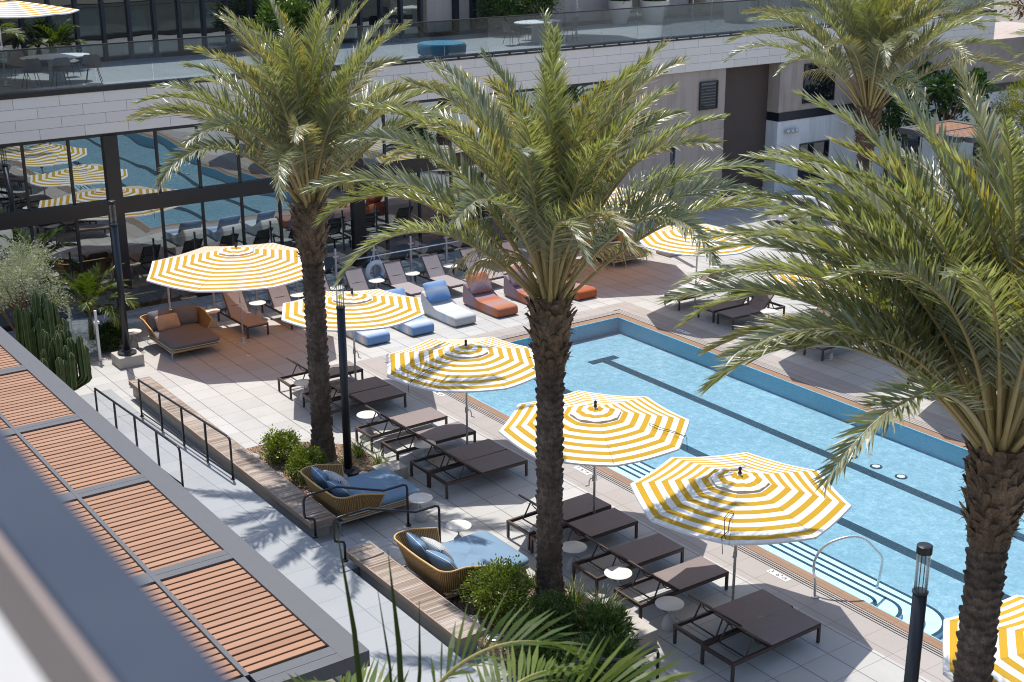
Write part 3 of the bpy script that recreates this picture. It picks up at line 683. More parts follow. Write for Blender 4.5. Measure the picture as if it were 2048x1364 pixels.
# ------------------------------------------------------------------ knitted sofa loungers
def sofa(label, y, stops_b, stops_p, group):
    t = thing('sofa_lounger', label, 'sofa lounger', (-31.72, y, 0), 0, group)
    m = band_mat('knit_body_' + label.split()[0], stops_b, 0, 0, 1.87); W = .75
    prof = [(0.0, .05), (.02, .60), (.10, .66), (.22, .63), (.50, .35), (.60, .305), (1.75, .30), (1.84, .27), (1.87, .20), (1.87, .04), (1.80, .0), (.05, .0)]
    mb = MB(); rings = []
    for yy, sh in ((-W / 2, .05), (-W / 2 + .04, .0), (-W / 4, -.01), (0, -.016), (W / 4, -.01), (W / 2 - .04, 0), (W / 2, .05)):
        cx, cz = .9, .2
        rings.append([(px + (cx - px) * sh * .35, yy, pz + (cz - pz) * sh * (1.2 if pz > .15 else .3)) for px, pz in prof])
    mb.loft(rings, True, True)
    o = mb.build('body', m, t, True)
    sub = o.modifiers.new('s', 'SUBSURF'); sub.levels = 2; sub.render_levels = 2
    for k, e in enumerate(o.data.edges): pass
    mp = band_mat('knit_pillow_' + label.split()[0], stops_p, 0, .32, -.32)
    a = rad(46); c4 = Matrix.Rotation(-a, 4, 'Y')
    pm = MB(); pm.cushion((0, 0, 0), .62, .76, .17, 12, .22, .45)
    p = pm.build('pillow', mp, t, True); p.location = (.37, 0, .66); p.rotation_euler = (0, rad(90 - 36), 0)
    return t
BL_ = (.18, .33, .60); LB = (.36, .50, .70); WH = (.72, .73, .74); GY = (.55, .55, .55)
OR = (.46, .16, .09); PK = (.42, .28, .29); MV = (.36, .28, .33); OL = (.52, .24, .145)
bb = [(0, WH), (.35, LB), (.5, WH), (.63, BL_), (.72, LB), (.84, WH), (1, BL_)]
b3 = [(0, WH), (.4, WH), (.6, (.72, .76, .78)), (.7, (.55, .66, .76)), (.78, WH), (1, GY)]
bp_ = [(0, (.10, .24, .55)), (.25, (.2, .38, .68)), (.55, (.50, .58, .68)), (.75, (.25, .42, .70)), (1, (.35, .48, .68))]
ob = [(0, PK), (.3, MV), (.48, OR), (.6, OL), (.75, PK), (.86, OL), (1, OR)]
op = [(0, OR), (.2, MV), (.45, PK), (.7, OR), (1, (.60, .22, .12))]
GS = 'knitted sofa loungers at the head of the pool'
sofa('blue and white knit sofa lounger farthest left, under the striped umbrella', 16.72, bb, bp_, GS)
sofa('blue knit sofa lounger second from the left, its pillow behind the umbrella', 18.12, bb, bp_, GS)
sofa('white knit sofa lounger with a blue pillow', 19.50, b3, bp_, GS)
sofa('orange knit sofa lounger next to the white one', 20.94, ob, op, GS)
sofa('orange knit sofa lounger with a mauve pillow, left of the middle palm trunk', 22.40, ob, [(0, PK), (.3, MV), (.6, PK), (1, OL)], GS)
sofa('orange knit sofa lounger right of the middle palm trunk', 23.83, [(0, OR), (.5, OL), (.7, PK), (.85, OR), (1, (.5, .14, .06))], op, GS)

# ------------------------------------------------------------------ daybeds
def daybed(label, x, y, rz, cloth, pils, W=1.55, D=1.78, group=None):
    """local +X is the open foot, head at x=0; centred on y."""
    t = thing('daybed', label, 'daybed', (x, y, 0), rz, group)
    w2 = W / 2
    # woven shell: runs from one wing round the back to the other wing
    path = []
    for k in range(9): path.append((D * .50 - (D * .50 - .2) * k / 8, -w2, k / 8))
    for k in range(1, 7):
        a = PI / 2 * k / 7; path.append((.2 - .2 * math.sin(a), -w2 + .2 - .2 * math.cos(a), 1))
    for k in range(9): path.append((0, -w2 + .2 + (W - .4) * k / 8, 1))
    for k in range(1, 7):
        a = PI / 2 * k / 7; path.append((.2 - .2 * math.cos(a), w2 - .2 + .2 * math.sin(a), 1))
    for k in range(9): path.append((.2 + (D * .50 - .2) * k / 8, w2, 1 - k / 8))
    sh = MB(); rows = []; zb = .22
    for q in range(8):
        v = q / 7; row = []
        for (px, py, u) in path:
            ztop = .62 + .14 * min(1, u * 1.3)
            flare = (v - .1) * .10
            cx, cy = D * .45, 0
            dx, dy = (px - .55), py; l = math.hypot(dx, dy); fx = flare * (-1 if px < .21 else -.25)
            row.append((px + (flare * dx / l * .9 if px < .3 else 0) + .10 * (1 - v) * (1 if px < .3 else .5) * (1 if px < D * .3 else -1), py + flare * (1 if py > 0 else -1) * min(1, abs(py) / w2) - .10 * (1 - v) * py / w2, zb + (ztop - zb) * v))
        rows.append(row)
    sh.loft(rows, False); sh.loft([[(p[0] * 1 + .012 * (1 if p[0] < .3 else 0), p[1] * .985, p[2]) for p in r_] for r_ in rows][::-1], False)
    per_ = [0]
    for (p0, p1) in zip(path, path[1:]): per_.append(per_[-1] + math.hypot(p1[0] - p0[0], p1[1] - p0[1]))
    sh.uv = [(u_, r_) for r_ in range(8) for u_ in per_] + [(u_, r_) for r_ in range(8) for u_ in per_]
    so_ = sh.build('shell', M['wicker'], t, True)
    tr = MB(); tr.tube(rows[-1], .018, 8); tr.tube([r_[0] for r_ in rows], .016, 6); tr.tube([r_[-1] for r_ in rows], .016, 6)
    tr.build('rim', M['wicker_frame'], so_, True)
    pb = MB(); pb.box(.12, D - .02, -w2 + .1, w2 - .1, .20, .245, 0, .012); pb.build('platform', M['wicker_frame'], t)
    fr_ = MB(); z = .185
    for s in (-1, 1): fr_.bar((.04, s * (w2 - .1), z), (D - .1, s * (w2 - .1), z), .026)
    fr_.bar((.04, -w2 + .1, z), (.04, w2 - .1, z), .026); fr_.bar((D - .1, -w2 + .1, z), (D - .1, w2 - .1, z), .026)
    fr_.build('base_frame', M['silver'], t)
    for lx in (.05, D - .11):
        for s in (-1, 1): MB().tube([(lx, s * (w2 - .1), z), (lx + (.02 if lx > 1 else -.02), s * (w2 - .08), .0)], [.016, .011], 8).build('leg', M['silver'], t)
    c = MB(); L = D - .12
    c.cushion((.14 + L / 2, 0, .345), L, W - .12, .21, 14, .16, .10)
    co = c.build('mattress', M[cloth], t, True)
    pi = []
    for k in range(57):
        b_ = 2 * PI * k / 56; sp = lambda v_, p_: math.copysign(abs(v_) ** p_, v_)
        pi.append((.14 + L / 2 + sp(math.cos(b_), .16) * L / 2 * .985, sp(math.sin(b_), .16) * (W - .12) / 2 * .985, .29))
    MB().tube(pi, .008, 5, caps=False).build('piping', M['piping'], co)
    for (px, py, pz, ly, lz, tilt, yaw, mm) in pils:
        p = MB(); p.cushion((0, 0, 0), lz, ly, .21, 12, .26, .5)
        o = p.build('pillow', M[mm], t, True); o.location = (px, py, pz); o.rotation_euler = (0, rad(90 - tilt), rad(yaw))
        if mm.startswith('blue'):
            sp = lambda v_, p_: math.copysign(abs(v_) ** p_, v_)
            MB().tube([(sp(math.sin(2 * PI * k / 48), .26) * lz / 2, sp(math.cos(2 * PI * k / 48), .26) * ly / 2, 0) for k in range(49)], .007, 5, caps=False).build('piping', M['piping'], o)
    return t
bl = [(.24, .36, .66, .62, .46, 30, -6, 'blue_deep'), (.42, .08, .67, .66, .46, 38, 4, 'pillow_stripe'), (.28, -.34, .64, .66, .44, 34, 8, 'blue_deep')]
GD = 'daybeds with rope-woven shells'
daybed('blue daybed beside the shrub bed and black lamp post', -21.32, 10.52, PI / 2, 'blue_cloth', bl, 1.52, 1.86, GD)
daybed('blue daybed nearest the foreground palm leaves, past the stair handrails', -17.78, 10.56, PI / 2, 'blue_cloth', bl, 1.58, 1.86, GD)
gp = [(.26, -.36, .66, .66, .52, 22, 5, 'grey_pillow'), (.26, .36, .66, .66, .52, 22, -5, 'grey_pillow'), (.45, -.22, .62, .66, .42, 28, 6, 'pillow_tan')]
daybed('charcoal daybed with a sand-striped pillow under the big umbrella', -33.72, 12.42, 0, 'grey_cloth', gp, 1.50, 1.86, GD)
daybed('brown-grey daybed in the far corner behind the middle palm fronds', -33.9, 27.35, 0, 'grey_cloth', [(.26, -.36, .66, .66, .52, 22, 5, 'pillow_tan'), (.26, .36, .66, .66, .52, 22, -5, 'grey_pillow')], 1.55, 1.9, GD)

# ------------------------------------------------------------------ benches, railings
def bench(label, x0, x1):
    t = thing('slatted_bench', label, 'bench', (x0, 10.15, 0), 0, 'weathered wood benches along the deck edge'); L = x1 - x0
    MB().box(.015, L - .015, -.235, .235, .385, .432).build('seat', M['bench'], t)
    s = MB(); s.box(0, L, -.262, -.236, .325, .436); s.box(0, L, .236, .262, .325, .436); s.box(0, .0145, -.235, .235, .325, .436); s.box(L - .0145, L, -.235, .235, .325, .436)
    s.build('fascia', mat('teak_edge', (.33, .24, .18), .7, 0, .3, .2, 4, .2), t)
    lg = MB()
    k = .5
    while k < L:
        MB().box(k, k + .08, -.1, .2, .241, .384).build('support', M['silver'], t); k += 2.2
bench('long weathered wood bench above the ramp railings', -29.95, -20.5)
bench('weathered wood bench behind the nearer blue daybed', -19.2, -15.5)
def ramp_rail(label, y, xs, xe):
    t = thing('ramp_handrail', label, 'handrail', (0, 0, 0), 0, 'black handrails of the ramp'); hh = .9
    tops = [(x, y, ramp_z(x) + hh) for x in (xs, xs + .25, (xs + xe) / 2, xe - .12)]
    pts = [(xs, y, ramp_z(xs)), (xs, y, ramp_z(xs) + hh - .06), (xs + .03, y, ramp_z(xs) + hh - .015)] + tops + [(xe - .03, y, ramp_z(xe) + hh - .03), (xe, y, ramp_z(xe) + hh - .1), (xe, y, ramp_z(xe))]
    MB().tube(pts, .024, 8).build('rail', M['dark_metal'], t, True)
    lo = MB(); lo.tube([(xs, y, ramp_z(xs) + .1), (xe, y, ramp_z(xe) + .1)], .016, 6); lo.build('kick_rail', M['dark_metal'], t, True)
    n = 3
    for k in range(1, n + 1):
        x = xs + (xe - xs) * k / (n + 1); q = MB().box(x - .02, x + .02, y - .02, y + .02, ramp_z(x), ramp_z(x) + hh); q.build('post', M['dark_metal'], t)
    for k in (xs, xe): MB().lathe([(.05, 0), (.05, .02), (.03, .025)], 10, (k, y, ramp_z(k))).build('foot_plate', M['dark_metal'], t)
ramp_rail('black ramp handrail in front of the long wood bench', 9.655, -28.55, -23.45)
ramp_rail('black ramp handrail next to the slatted pergola roof', 8.66, -28.6, -23.6)
def stair_rail(label, x):
    t = thing('stair_handrail', label, 'handrail', (x, 0, 0), 0, 'black handrails of the deck steps')
    z = ZW
    pts = [(0, 9.79, z), (0, 9.79, .66), (0, 9.77, .72), (0, 9.68, .745), (0, 9.61, .78), (0, 9.59, .86), (0, 9.59, 1.10), (0, 9.62, 1.18), (0, 9.70, 1.21), (0, 10.27, 1.215), (0, 11.24, .875), (0, 11.66, .875), (0, 11.73, .85), (0, 11.75, .78), (0, 11.75, 0)]
    MB().tube(pts, .024, 8).build('rail', M['dark_metal'], t, True)
    for y, zz in ((9.79, z), (11.75, 0)): MB().lathe([(.055, 0), (.055, .03), (.03, .035)], 12, (0, y, zz)).build('foot_plate', M['dark_metal'], t)
stair_rail('bent black stair handrail crossing in front of the upper blue daybed', -20.13)
stair_rail('bent black stair handrail between the two blue daybeds', -19.0)
stair_rail('black stair handrail at the bottom edge, right of the leafy shrubs', -12.95)
# pool grab rail
t = thing('pool_grab_rail', 'curved steel grab rail over the pool steps', 'grab rail', (-13.6, 0, 0))
def arc(p, q, n): return [tuple(Vector(p).lerp(Vector(q), k / n)) for k in range(n + 1)]
pts = [(-.10, 15.98, 0), (-.11, 15.98, .22), (-.16, 16.02, .32), (-.25, 16.08, .42), (-.27, 16.12, .60), (-.22, 16.2, .80), (-.13, 16.35, .93), (-.0, 16.6, 1.0), (.08, 16.80, .97), (.10, 17.0, .84), (.12, 17.2, .63), (.13, 17.33, .50), (.13, 17.4, .36), (.12, 17.4, .16), (.10, 17.36, -.2)]
sm = []
P4 = [Vector(p) for p in pts]
for i in range(len(P4) - 1):
    p0, p1, p2, p3 = P4[max(i - 1, 0)], P4[i], P4[i + 1], P4[min(i + 2, len(P4) - 1)]
    for k in range(4):
        u = k / 4; sm.append(tuple(.5 * ((2 * p1) + (-p0 + p2) * u + (2 * p0 - 5 * p1 + 4 * p2 - p3) * u * u + (-p0 + 3 * p1 - 3 * p2 + p3) * u ** 3)))
sm.append(tuple(P4[-1]))
MB().tube(sm, .024, 10).build('rail', M['steel'], t, True)
MB().lathe([(.06, 0), (.06, .02), (.035, .03)], 14, (-.10, 15.98, 0)).build('foot_plate', M['steel'], t)

# ------------------------------------------------------------------ lamp posts
def lamp_post(label, x, y, z0=0, h=4.22):
    t = thing('lamp_post', label, 'lamp post', (x, y, z0), 0, 'black column lamps with clear glass heads'); r = .105 if z0 == 0 else .095
    r = .085
    MB().tube([(0, 0, .02), (0, 0, h - .62)], r, 20).build('post', M['dark_metal'], t, True)
    smooth_angle(MB().lathe([(r + .012, h - .62), (r + .012, h - .60), (r - .02, h - .595)], 20).build('collar', M['dark_metal'], t))
    g = MB().lathe([(r * .95, h - .595), (r * .95, h - .10)], 24, caps=False).build('glass_tube', M['lamp_glass'], t, True)
    ro = MB(); ro.tube([(.02, .01, h - .6), (.02, .01, h - .1)], .006, 6); ro.tube([(-.02, -.01, h - .6), (-.02, -.01, h - .1)], .006, 6); ro.build('rod', M['dark_metal'], t)
    smooth_angle(MB().lathe([(r + .008, h - .10), (r + .008, h - .005), (r, h)], 24).build('cap', M['dark_metal'], t))
    smooth_angle(MB().lathe([(.24, 0), (.24, .05), (.14, .06), (.11, .12), (r, .125)], 20).build('base_flange', M['dark_metal'], t))
def plinth(label, x, y, s=.32, h=.29):
    tag(MB().box(-s, s, -s, s, 0, h, 0, .01).build('lamp_plinth', M['concrete'], loc=(x, y, 0)), label, 'plinth', 'concrete plinths under lamps')
plinth('concrete plinth under the lamp post left of the charcoal daybed', -32.35, 10.72)
lamp_post('black lamp post on a concrete plinth left of the charcoal daybed', -32.35, 10.72, .29, 4.0)
lamp_post('black lamp post between the shrubs and the brown loungers', -22.99, 12.02, 0)
lamp_post('black lamp post at the lower right in front of the pool', -8.75, 12.06, 0, 4.23)
plinth('concrete plinth in the far corner beside the brown-grey daybed', -32.4, 29.3)
lamp_post('black lamp post in the far corner, hidden behind the umbrella and fronds', -32.4, 29.3, .29, 3.9)

# ------------------------------------------------------------------ glass fence, lifebuoy, rescue pole
t = thing('glass_fence', 'glass pool fence with steel cross-clamp posts behind the mauve loungers', 'fence', (0, 0, 0))
ys = [11.55 + 1.31 * k for k in range(14)]
for i, y in enumerate(ys):
    p = MB(); p.box(-34.82, -34.78, y - .03, y + .03, 0, 1.4); o = p.build('post', M['silver'], t)
    MB().box(-34.835, -34.765, y - .09, y + .09, 1.14, 1.19).build('clamp', M['silver'], o)
    if i < len(ys) - 1: MB().box(-34.806, -34.794, y + .05, ys[i + 1] - .05, .08, 1.3).build('glass_panel', M['fence_glass'], t)
t = thing('glass_gate', 'frosted glass gate panels on white posts beside the cactus', 'gate', (0, 0, 0))
for i, (x, y, x2, y2) in enumerate(((-34.6, 9.2, -33.75, 9.75), (-33.7, 9.78, -33.1, 10.2))):
    g = MB(); g.loft([[(x, y, .1), (x2, y2, .1), (x2, y2, 1.25), (x, y, 1.25)], [(x + .012, y - .01, .1), (x2 + .012, y2 - .01, .1), (x2 + .012, y2 - .01, 1.25), (x + .012, y - .01, 1.25)]], True, True)
    g.build('glass_panel', M['fence_glass'], t)
for x, y in ((-34.65, 9.17), (-33.72, 9.77), (-33.05, 10.23)):
    o = MB().box(x - .03, x + .03, y - .03, y + .03, 0, 1.35).build('post', M['white'], t)
    MB().box(x - .05, x + .05, y - .07, y + .07, 1.0, 1.06).build('clamp', M['white'], o)
t = thing('lifebuoy', 'white lifebuoy hanging on the glass fence', 'lifebuoy', (-34.68, 19.38, .52))
mb = MB(); R0, r0 = .275, .075
mb.loft([[( r0 * math.sin(2 * PI * j / 14), (R0 + r0 * math.cos(2 * PI * j / 14)) * math.cos(2 * PI * i / 40), (R0 + r0 * math.cos(2 * PI * j / 14)) * math.sin(2 * PI * i / 40)) for j in range(14)] for i in range(41)], True)
mb.build('ring', M['buoy'], t, True)
rp = MB(); rp.tube([(.08, .36 * math.cos(a), .36 * math.sin(a)) for a in [2 * PI * k / 32 for k in range(33)]], .009, 6, caps=False); rp.tube([(.02, -.2, .28), (.0, 0, .72), (.02, .2, .28)], .010, 6); rp.build('rope', M['rope'], t)
for k in range(4):
    a = PI / 4 + k * PI / 2; q = MB(); q.loft([[((r0 + .004) * math.sin(2 * PI * j / 14), (R0 + (r0 + .004) * math.cos(2 * PI * j / 14)) * math.cos(a + s), (R0 + (r0 + .004) * math.cos(2 * PI * j / 14)) * math.sin(a + s)) for j in range(14)] for s in (-.1, .1)], True)
    q.build('band', M['blue_strap'] if k == 3 else M['buoy'], t, True)
tag(MB().tube([(-34.74, 18.66, .985), (-34.74, 22.45, .995)], .018, 8).build('rescue_pole', M['white'], smooth=True), 'long white rescue pole resting along the glass fence posts', 'rescue pole')

# ------------------------------------------------------------------ hotel building
B = thing('hotel_building', 'hotel wing with reflective dark windows, stone parapet and upper terrace', 'building', (0, 0, 0))
XF = -37.0; Y0, YG, YS = -4.0, 30.3, 52.0
MB().box(XF - 7.0, XF + .0, Y0, YS, 5.18, 6.29).build('terrace_slab', M['terrace'], B)
MB().box(XF + .002, XF + .12, Y0, YS, 5.175, 6.34).build('stone_parapet', M['stone'], B)
MB().box(XF - .2, XF + .15, Y0, YS, 6.345, 6.47).build('parapet_cap', M['bronze'], B)
dl = MB(); y = 22.0
while y < 50: dl.box(XF + .151, XF + .156, y, y + .55, 6.40, 6.425); y += .67
dl.build('cap_vent', M['silver'], B)
MB().box(XF - .1, XF + .1, Y0, YG, 2.86, 3.29).build('transom_beam', M['bronze'], B)
MB().box(XF - .1, XF + .06, Y0, YG, 5.08, 5.174).build('head_beam', M['bronze'], B)
MB().box(XF - .1, XF + .06, Y0, YG, 0, .12).build('sill_beam', M['bronze'], B)
piers = [-3.0, 4.6, 12.36, 20.12, 27.9]
for y in piers: MB().box(XF - .1, XF + .13, y - .2, y + .2, 0, 5.1).build('pier', M['bronze'], B)
ym = [13.70 - 1.245 * k for k in range(0, 14)] + [13.70 + 1.245 * k for k in range(1, 14)]
ym = sorted(y for y in ym if y > Y0 and y < YG and min(abs(y - p) for p in piers) > .25)
for y in ym: MB().box(XF - .06, XF + .05, y - .035, y + .035, .1, 5.09).build('mullion', M['bronze'], B)
cuts = sorted(ym + [p for p in piers]); 
for i in range(len(cuts) - 1):
    a, b_ = cuts[i] + (.2 if cuts[i] in piers else .035), cuts[i + 1] - (.2 if cuts[i + 1] in piers else .035)
    if b_ - a < .1: continue
    for z0, z1 in ((.12, 2.86), (3.29, 5.08)):
        tl = rnd(-.011, .011); sw = rnd(-.006, .006)
        MB().add([(XF + sw, a, z0), (XF + sw * .4, b_, z0), (XF + tl, b_, z1), (XF + tl + sw, a, z1)], [(0, 1, 2, 3)]).build('window_pane', M['window'], B)
# solid part further right
MB().box(XF - 7, XF + .02, YG, 34.2, 0, 5.17).build('side_wall', M['beige_wall'], B)
MB().box(XF - 7, XF - .0, 34.2, 36.0, 2.9, 5.17).build('wall', M['beige_wall'], B)
MB().box(XF - 7, XF - .6, 36.0, 38.9, 0, 5.17).build('recess_wall', M['brown_wall'], B)
MB().box(XF - 7, XF + .02, 34.2, 36.0, 0, 2.9).build('wall', M['beige_wall'], B)
MB().box(XF - 7, XF + .02, 38.9, YS + 8, 3.2, 5.17).build('wall', M['beige_wall'], B)
MB().box(XF - 7, XF + .06, 38.9, YS + 8, 2.86, 3.198).build('band_course', M['navy_frame'], B)
MB().box(XF - 7, XF + .03, 38.9, YS + 8, 0, 2.855).build('white_wall', M['white_wall'], B)
def window(y0, y1, z0, z1, louver=False):
    w_ = MB(); x = XF + .03
    for a, b_, c, d_ in ((y0, y1, z0, z0 + .05), (y0, y1, z1 - .05, z1), (y0, y0 + .05, z0 + .05, z1 - .05), (y1 - .05, y1, z0 + .05, z1 - .05)): w_.box(x, x + .05, a, b_, c, d_)
    o = w_.build('window', M['navy_frame'], B)
    if louver:
        l_ = MB(); z = z0 + .07
        while z < z1 - .1: l_.box(x + .002, x + .035, y0 + .05, y1 - .05, z, z + .06); z += .11
        l_.build('louver', M['navy_frame'], o)
    MB().box(x, x + .012, y0 + .05, y1 - .05, z0 + .05, z1 - .05).build('pane', M['window_dark'], o)
window(34.66, 35.57, 3.7, 4.75, True); window(40.2, 42.0, 3.45, 5.0); window(40.2, 41.9, .05, 1.85); window(46.5, 47.8, .05, 1.9); window(51.5, 52.4, .05, 2.2)
bl_ = MB().lathe([(.02, 0), (.09, .03), (.11, .1), (.09, .17), (.02, .2)], 14).build('wall_lamp', M['steel'], B, True, loc=(XF + .16, 39.35, 2.35))
for k in (1, 2):
    o = bl_.copy(); COL.objects.link(o); o.location = (XF + .16, 39.35 + .24 * k, 2.35)
# terrace glazing, set back
XT = -44.0
MB().box(XT - 5, XT - .05, Y0, YS, 6.28, 6.42).build('terrace_sill', M['navy_frame'], B)
yt = 8.0 - .86 * 12; k = 0; tm = []
while yt < 27.4: tm.append(yt); yt += .86
for y in tm: MB().box(XT - .12, XT + .12, y - .055, y + .055, 6.3, 9.8).build('terrace_mullion', M['navy_frame'], B)
for i in range(len(tm) - 1):
    for z0, z1 in ((6.42, 8.0), (8.04, 9.8)):
        q = rnd(-.006, .006)
        MB().add([(XT, tm[i] + .055, z0), (XT + q, tm[i + 1] - .055, z0), (XT + q, tm[i + 1] - .055, z1), (XT, tm[i] + .055, z1)], [(0, 1, 2, 3)]).build('terrace_pane', M['window_up'], B)
MB().box(XT - .05, XT + .06, Y0, 27.2, 8.0, 8.04).build('terrace_transom', M['navy_frame'], B)
MB().box(XT - 3, XT - .3, 27.4, YS + 8, 6.3, 10.2).build('terrace_wall', M['beige_wall'], B)
for y in (28.6, 29.4, 30.2, 30.9): MB().box(XT - .28, XT - .05, y - .09, y + .09, 6.3, 10.0).build('terrace_column', M['navy_frame'], B)
for i in range(3):
    y = 36.5 + i * 4.2; MB().box(XT - .29, XT - .2, y, y + 2.6, 6.4, 9.6).build('terrace_window', M['window_up'], B)
MB().box(XT - 7, XT - .31, Y0, YS + 8, 10.3, 10.8).build('roof', M['bronze'], B)
# terrace balustrade
t = thing('glass_balustrade', 'glass balustrade with dark cap along the upper terrace edge', 'balustrade', (0, 0, 0))
y = Y0
while y < YS - .1:
    MB().box(XF - .055, XF - .04, y + .006, min(y + 1.62, YS) - .006, 6.475, 7.56).build('glass_panel', M['rail_glass'], t); y += 1.62
MB().box(XF - .075, XF - .02, Y0, YS, 7.561, 7.6).build('rail_cap', M['bronze'], t)

# terrace furniture
def dining_table(label, x, y, rz):
    t = thing('dining_table', label, 'table', (x, y, 6.3), rz, 'terrace tables')
    mb = MB(); mb.loft([[(a * math.cos(2 * PI * k / 36) * s, b_ * math.sin(2 * PI * k / 36) * s, z) for k in range(36)] for a, b_, s, z in ((.62, 1.0, .97, .70), (.62, 1.0, 1, .715), (.62, 1.0, 1, .735), (.62, 1.0, .985, .742))], True, True)
    mb.build('table_top', M['white'], t)
    smooth_angle(MB().lathe([(.26, 0), (.24, .05), (.21, .35), (.24, .695)], 24).build('pedestal', M['cone'], t))
dining_table('white oval table on the upper terrace at the far left', -39.9, 12.0, 0)
dining_table('white oval table on the upper terrace right of the leftmost palm', -39.9, 29.35, .1)
def make_chair(label, m):
    t = thing('shell_chair', label, 'chair', (0, 0, 0), 0, 'shell chairs on the upper terrace')
    rows = []
    for i, (x, z, w) in enumerate(((.24, .43, .20), (.15, .445, .235), (-.02, .44, .25), (-.16, .46, .255), (-.22, .54, .26), (-.25, .68, .25), (-.275, .80, .22), (-.285, .84, .17))):
        rows.append([(x + .05 * abs(j / 4) ** 2 * (1 if i > 3 else 0), w * j / 4, z + (.03 * (abs(j) / 4) ** 2 if i < 4 else 0)) for j in range(-4, 5)])
    mb = MB(); mb.loft(rows, False); mb.loft([[(p[0], p[1], p[2] - .014) for p in r_] for r_ in rows][::-1], False)
    mb.build('shell', M[m], t, True)
    for sx in (.17, -.15):
        for sy in (-.16, .16): MB().tube([(sx * .8, sy * .8, .43), (sx * 1.35, sy * 1.4, 0)], .010, 6).build('leg', M['dark_metal'], t)
    return t
ch = make_chair('taupe shell chair behind the glass, nearest the terrace umbrella pole', 'chair_shell'); ch.location = (-39.0, 11.0, 6.3); ch.rotation_euler = (0, 0, PI)
for x, y, rz, lab in ((-38.75, 11.75, PI, 'taupe shell chair in front of the left oval table'), (-38.95, 12.75, PI - .4, 'taupe shell chair at the right front of the left oval table'), (-40.85, 11.2, 0, 'taupe shell chair behind the left oval table, on its left'),
                      (-40.9, 12.7, .2, 'taupe shell chair behind the left oval table, on its right')): dup(ch, (x, y, 6.3), rz, lab)
cd = make_chair('black shell chair left of the right oval terrace table', 'chair_dark'); cd.location = (-39.8, 28.1, 6.3); cd.rotation_euler = (0, 0, PI / 2)
for x, y, rz, lab in ((-38.8, 29.2, PI, 'pale shell chair back-on in front of the right oval terrace table'), (-39.6, 30.6, -PI / 2 - .3, 'shell chair at the right end of the right oval terrace table'), (-40.9, 29.6, 0, 'shell chair behind the right oval terrace table'), (-43.2, 25.5, .6, 'black shell chair by the terrace windows')): dup(ch if 'pale' in lab or 'right end' in lab else cd, (x, y, 6.3), rz, lab)
tt = thing('round_ottoman', 'low teal round ottoman on the terrace behind the glass', 'ottoman', (-38.4, 24.3, 6.3))
smooth_angle(MB().lathe([(.7, .05), (.8, .1), (.82, .35), (.76, .44), (.001, .46)], 32).build('seat', M['teal'], tt)); MB().lathe([(.6, 0), (.6, .06)], 24).build('plinth_base', M['dark_metal'], tt)
def pot(label, x, y, r, h, taper, m='soil_pot', z=6.3):
    t = thing('planter_pot', label, 'planter', (x, y, z), 0, 'planters')
    smooth_angle(MB().lathe([(r * taper, 0), (r * (1 + taper) / 2, h * .4), (r, h * .85), (r * .98, h), (r * .85, h), (r * .82, h * .9), (.001, h * .9)], 28).build('pot', M[m], t)); return t

# pergola with slatted panels (near left) and the one at the far right
def pergola(label, z, panels, y0, y1, x_end, x_far, y_in=None, posts=True, slat=.152):
    t = thing('pergola', label, 'pergola', (0, 0, 0), 0, 'pergolas with terracotta slats')
    f = MB(); xs = sorted({*[p for pr in panels for p in pr]})
    ya, yb = y0, y1
    f.box(x_far, x_end, yb, yb + .345, z - .22, z, 0)
    if y_in is not None: f.box(x_far, x_end - .36, ya - .062, ya, z - .18, z)
    f.box(x_far, x_end - .36, (y_in if y_in is not None else ya) - .3, (y_in if y_in is not None else ya), z - .22, z)
    prev = x_end
    bs = sorted(panels)
    edges = [x_far] + [v for p in bs for v in p] + [x_end]
    for i in range(0, len(edges), 2):
        if edges[i + 1] - edges[i] > .02:
            mid = (edges[i] + edges[i + 1]) / 2
            f.box(edges[i], mid - .004, ya, yb - .001, z - .2, z - .002); f.box(mid + .004, edges[i + 1], ya, yb - .001, z - .2, z - .002)
            if y_in is not None: f.box(edges[i], edges[i + 1], y_in, ya - .063, z - .2, z - .003)
    f.build('frame', M['grey_beam'], t)
    for (a, b_) in bs:
        for (u, v) in ([(ya, yb)] + ([(y_in, ya - .062)] if y_in is not None else [])):
            s = MB(); x = a + .02; s.tint = []
            while x + slat * .76 < b_:
                n0 = len(s.v); s.box(x, x + slat * .76, u + .004, v - .004, z - .075, z - .03 + rnd(-.002, .002), 0, .004); x += slat; tn = rnd(.2, .95); s.tint += [(0, tn, 0)] * (len(s.v) - n0)
            o = s.build('slat_panel', M['slat'], t)
            MB().box(a, b_, u + .002, v - .002, z - .17, z - .16).build('panel_backing', M['lead_text'], o)
    if posts:
        for x in (x_end - .2, (x_end + x_far) / 2, x_far + .2): MB().box(x - .08, x + .08, yb + .1, yb + .26, -.6, z - .22).build('post', M['grey_beam'], t)
    return t
pergola('long grey pergola roof with terracotta slats at the lower left', 2.8, [(-15.80, -12.98), (-18.98, -16.10), (-22.16, -19.28), (-25.34, -22.46), (-28.52, -25.64), (-31.70, -28.82), (-34.88, -32.0)], 5.36, 6.42, -12.62, -36.5, 2.2)
pergola('pergola roof with terracotta slats beyond the pool, right of the far palm', 2.8, [(-33.3, -32.0), (-31.9, -30.7)], 42.2, 44.7, -30.4, -33.5)

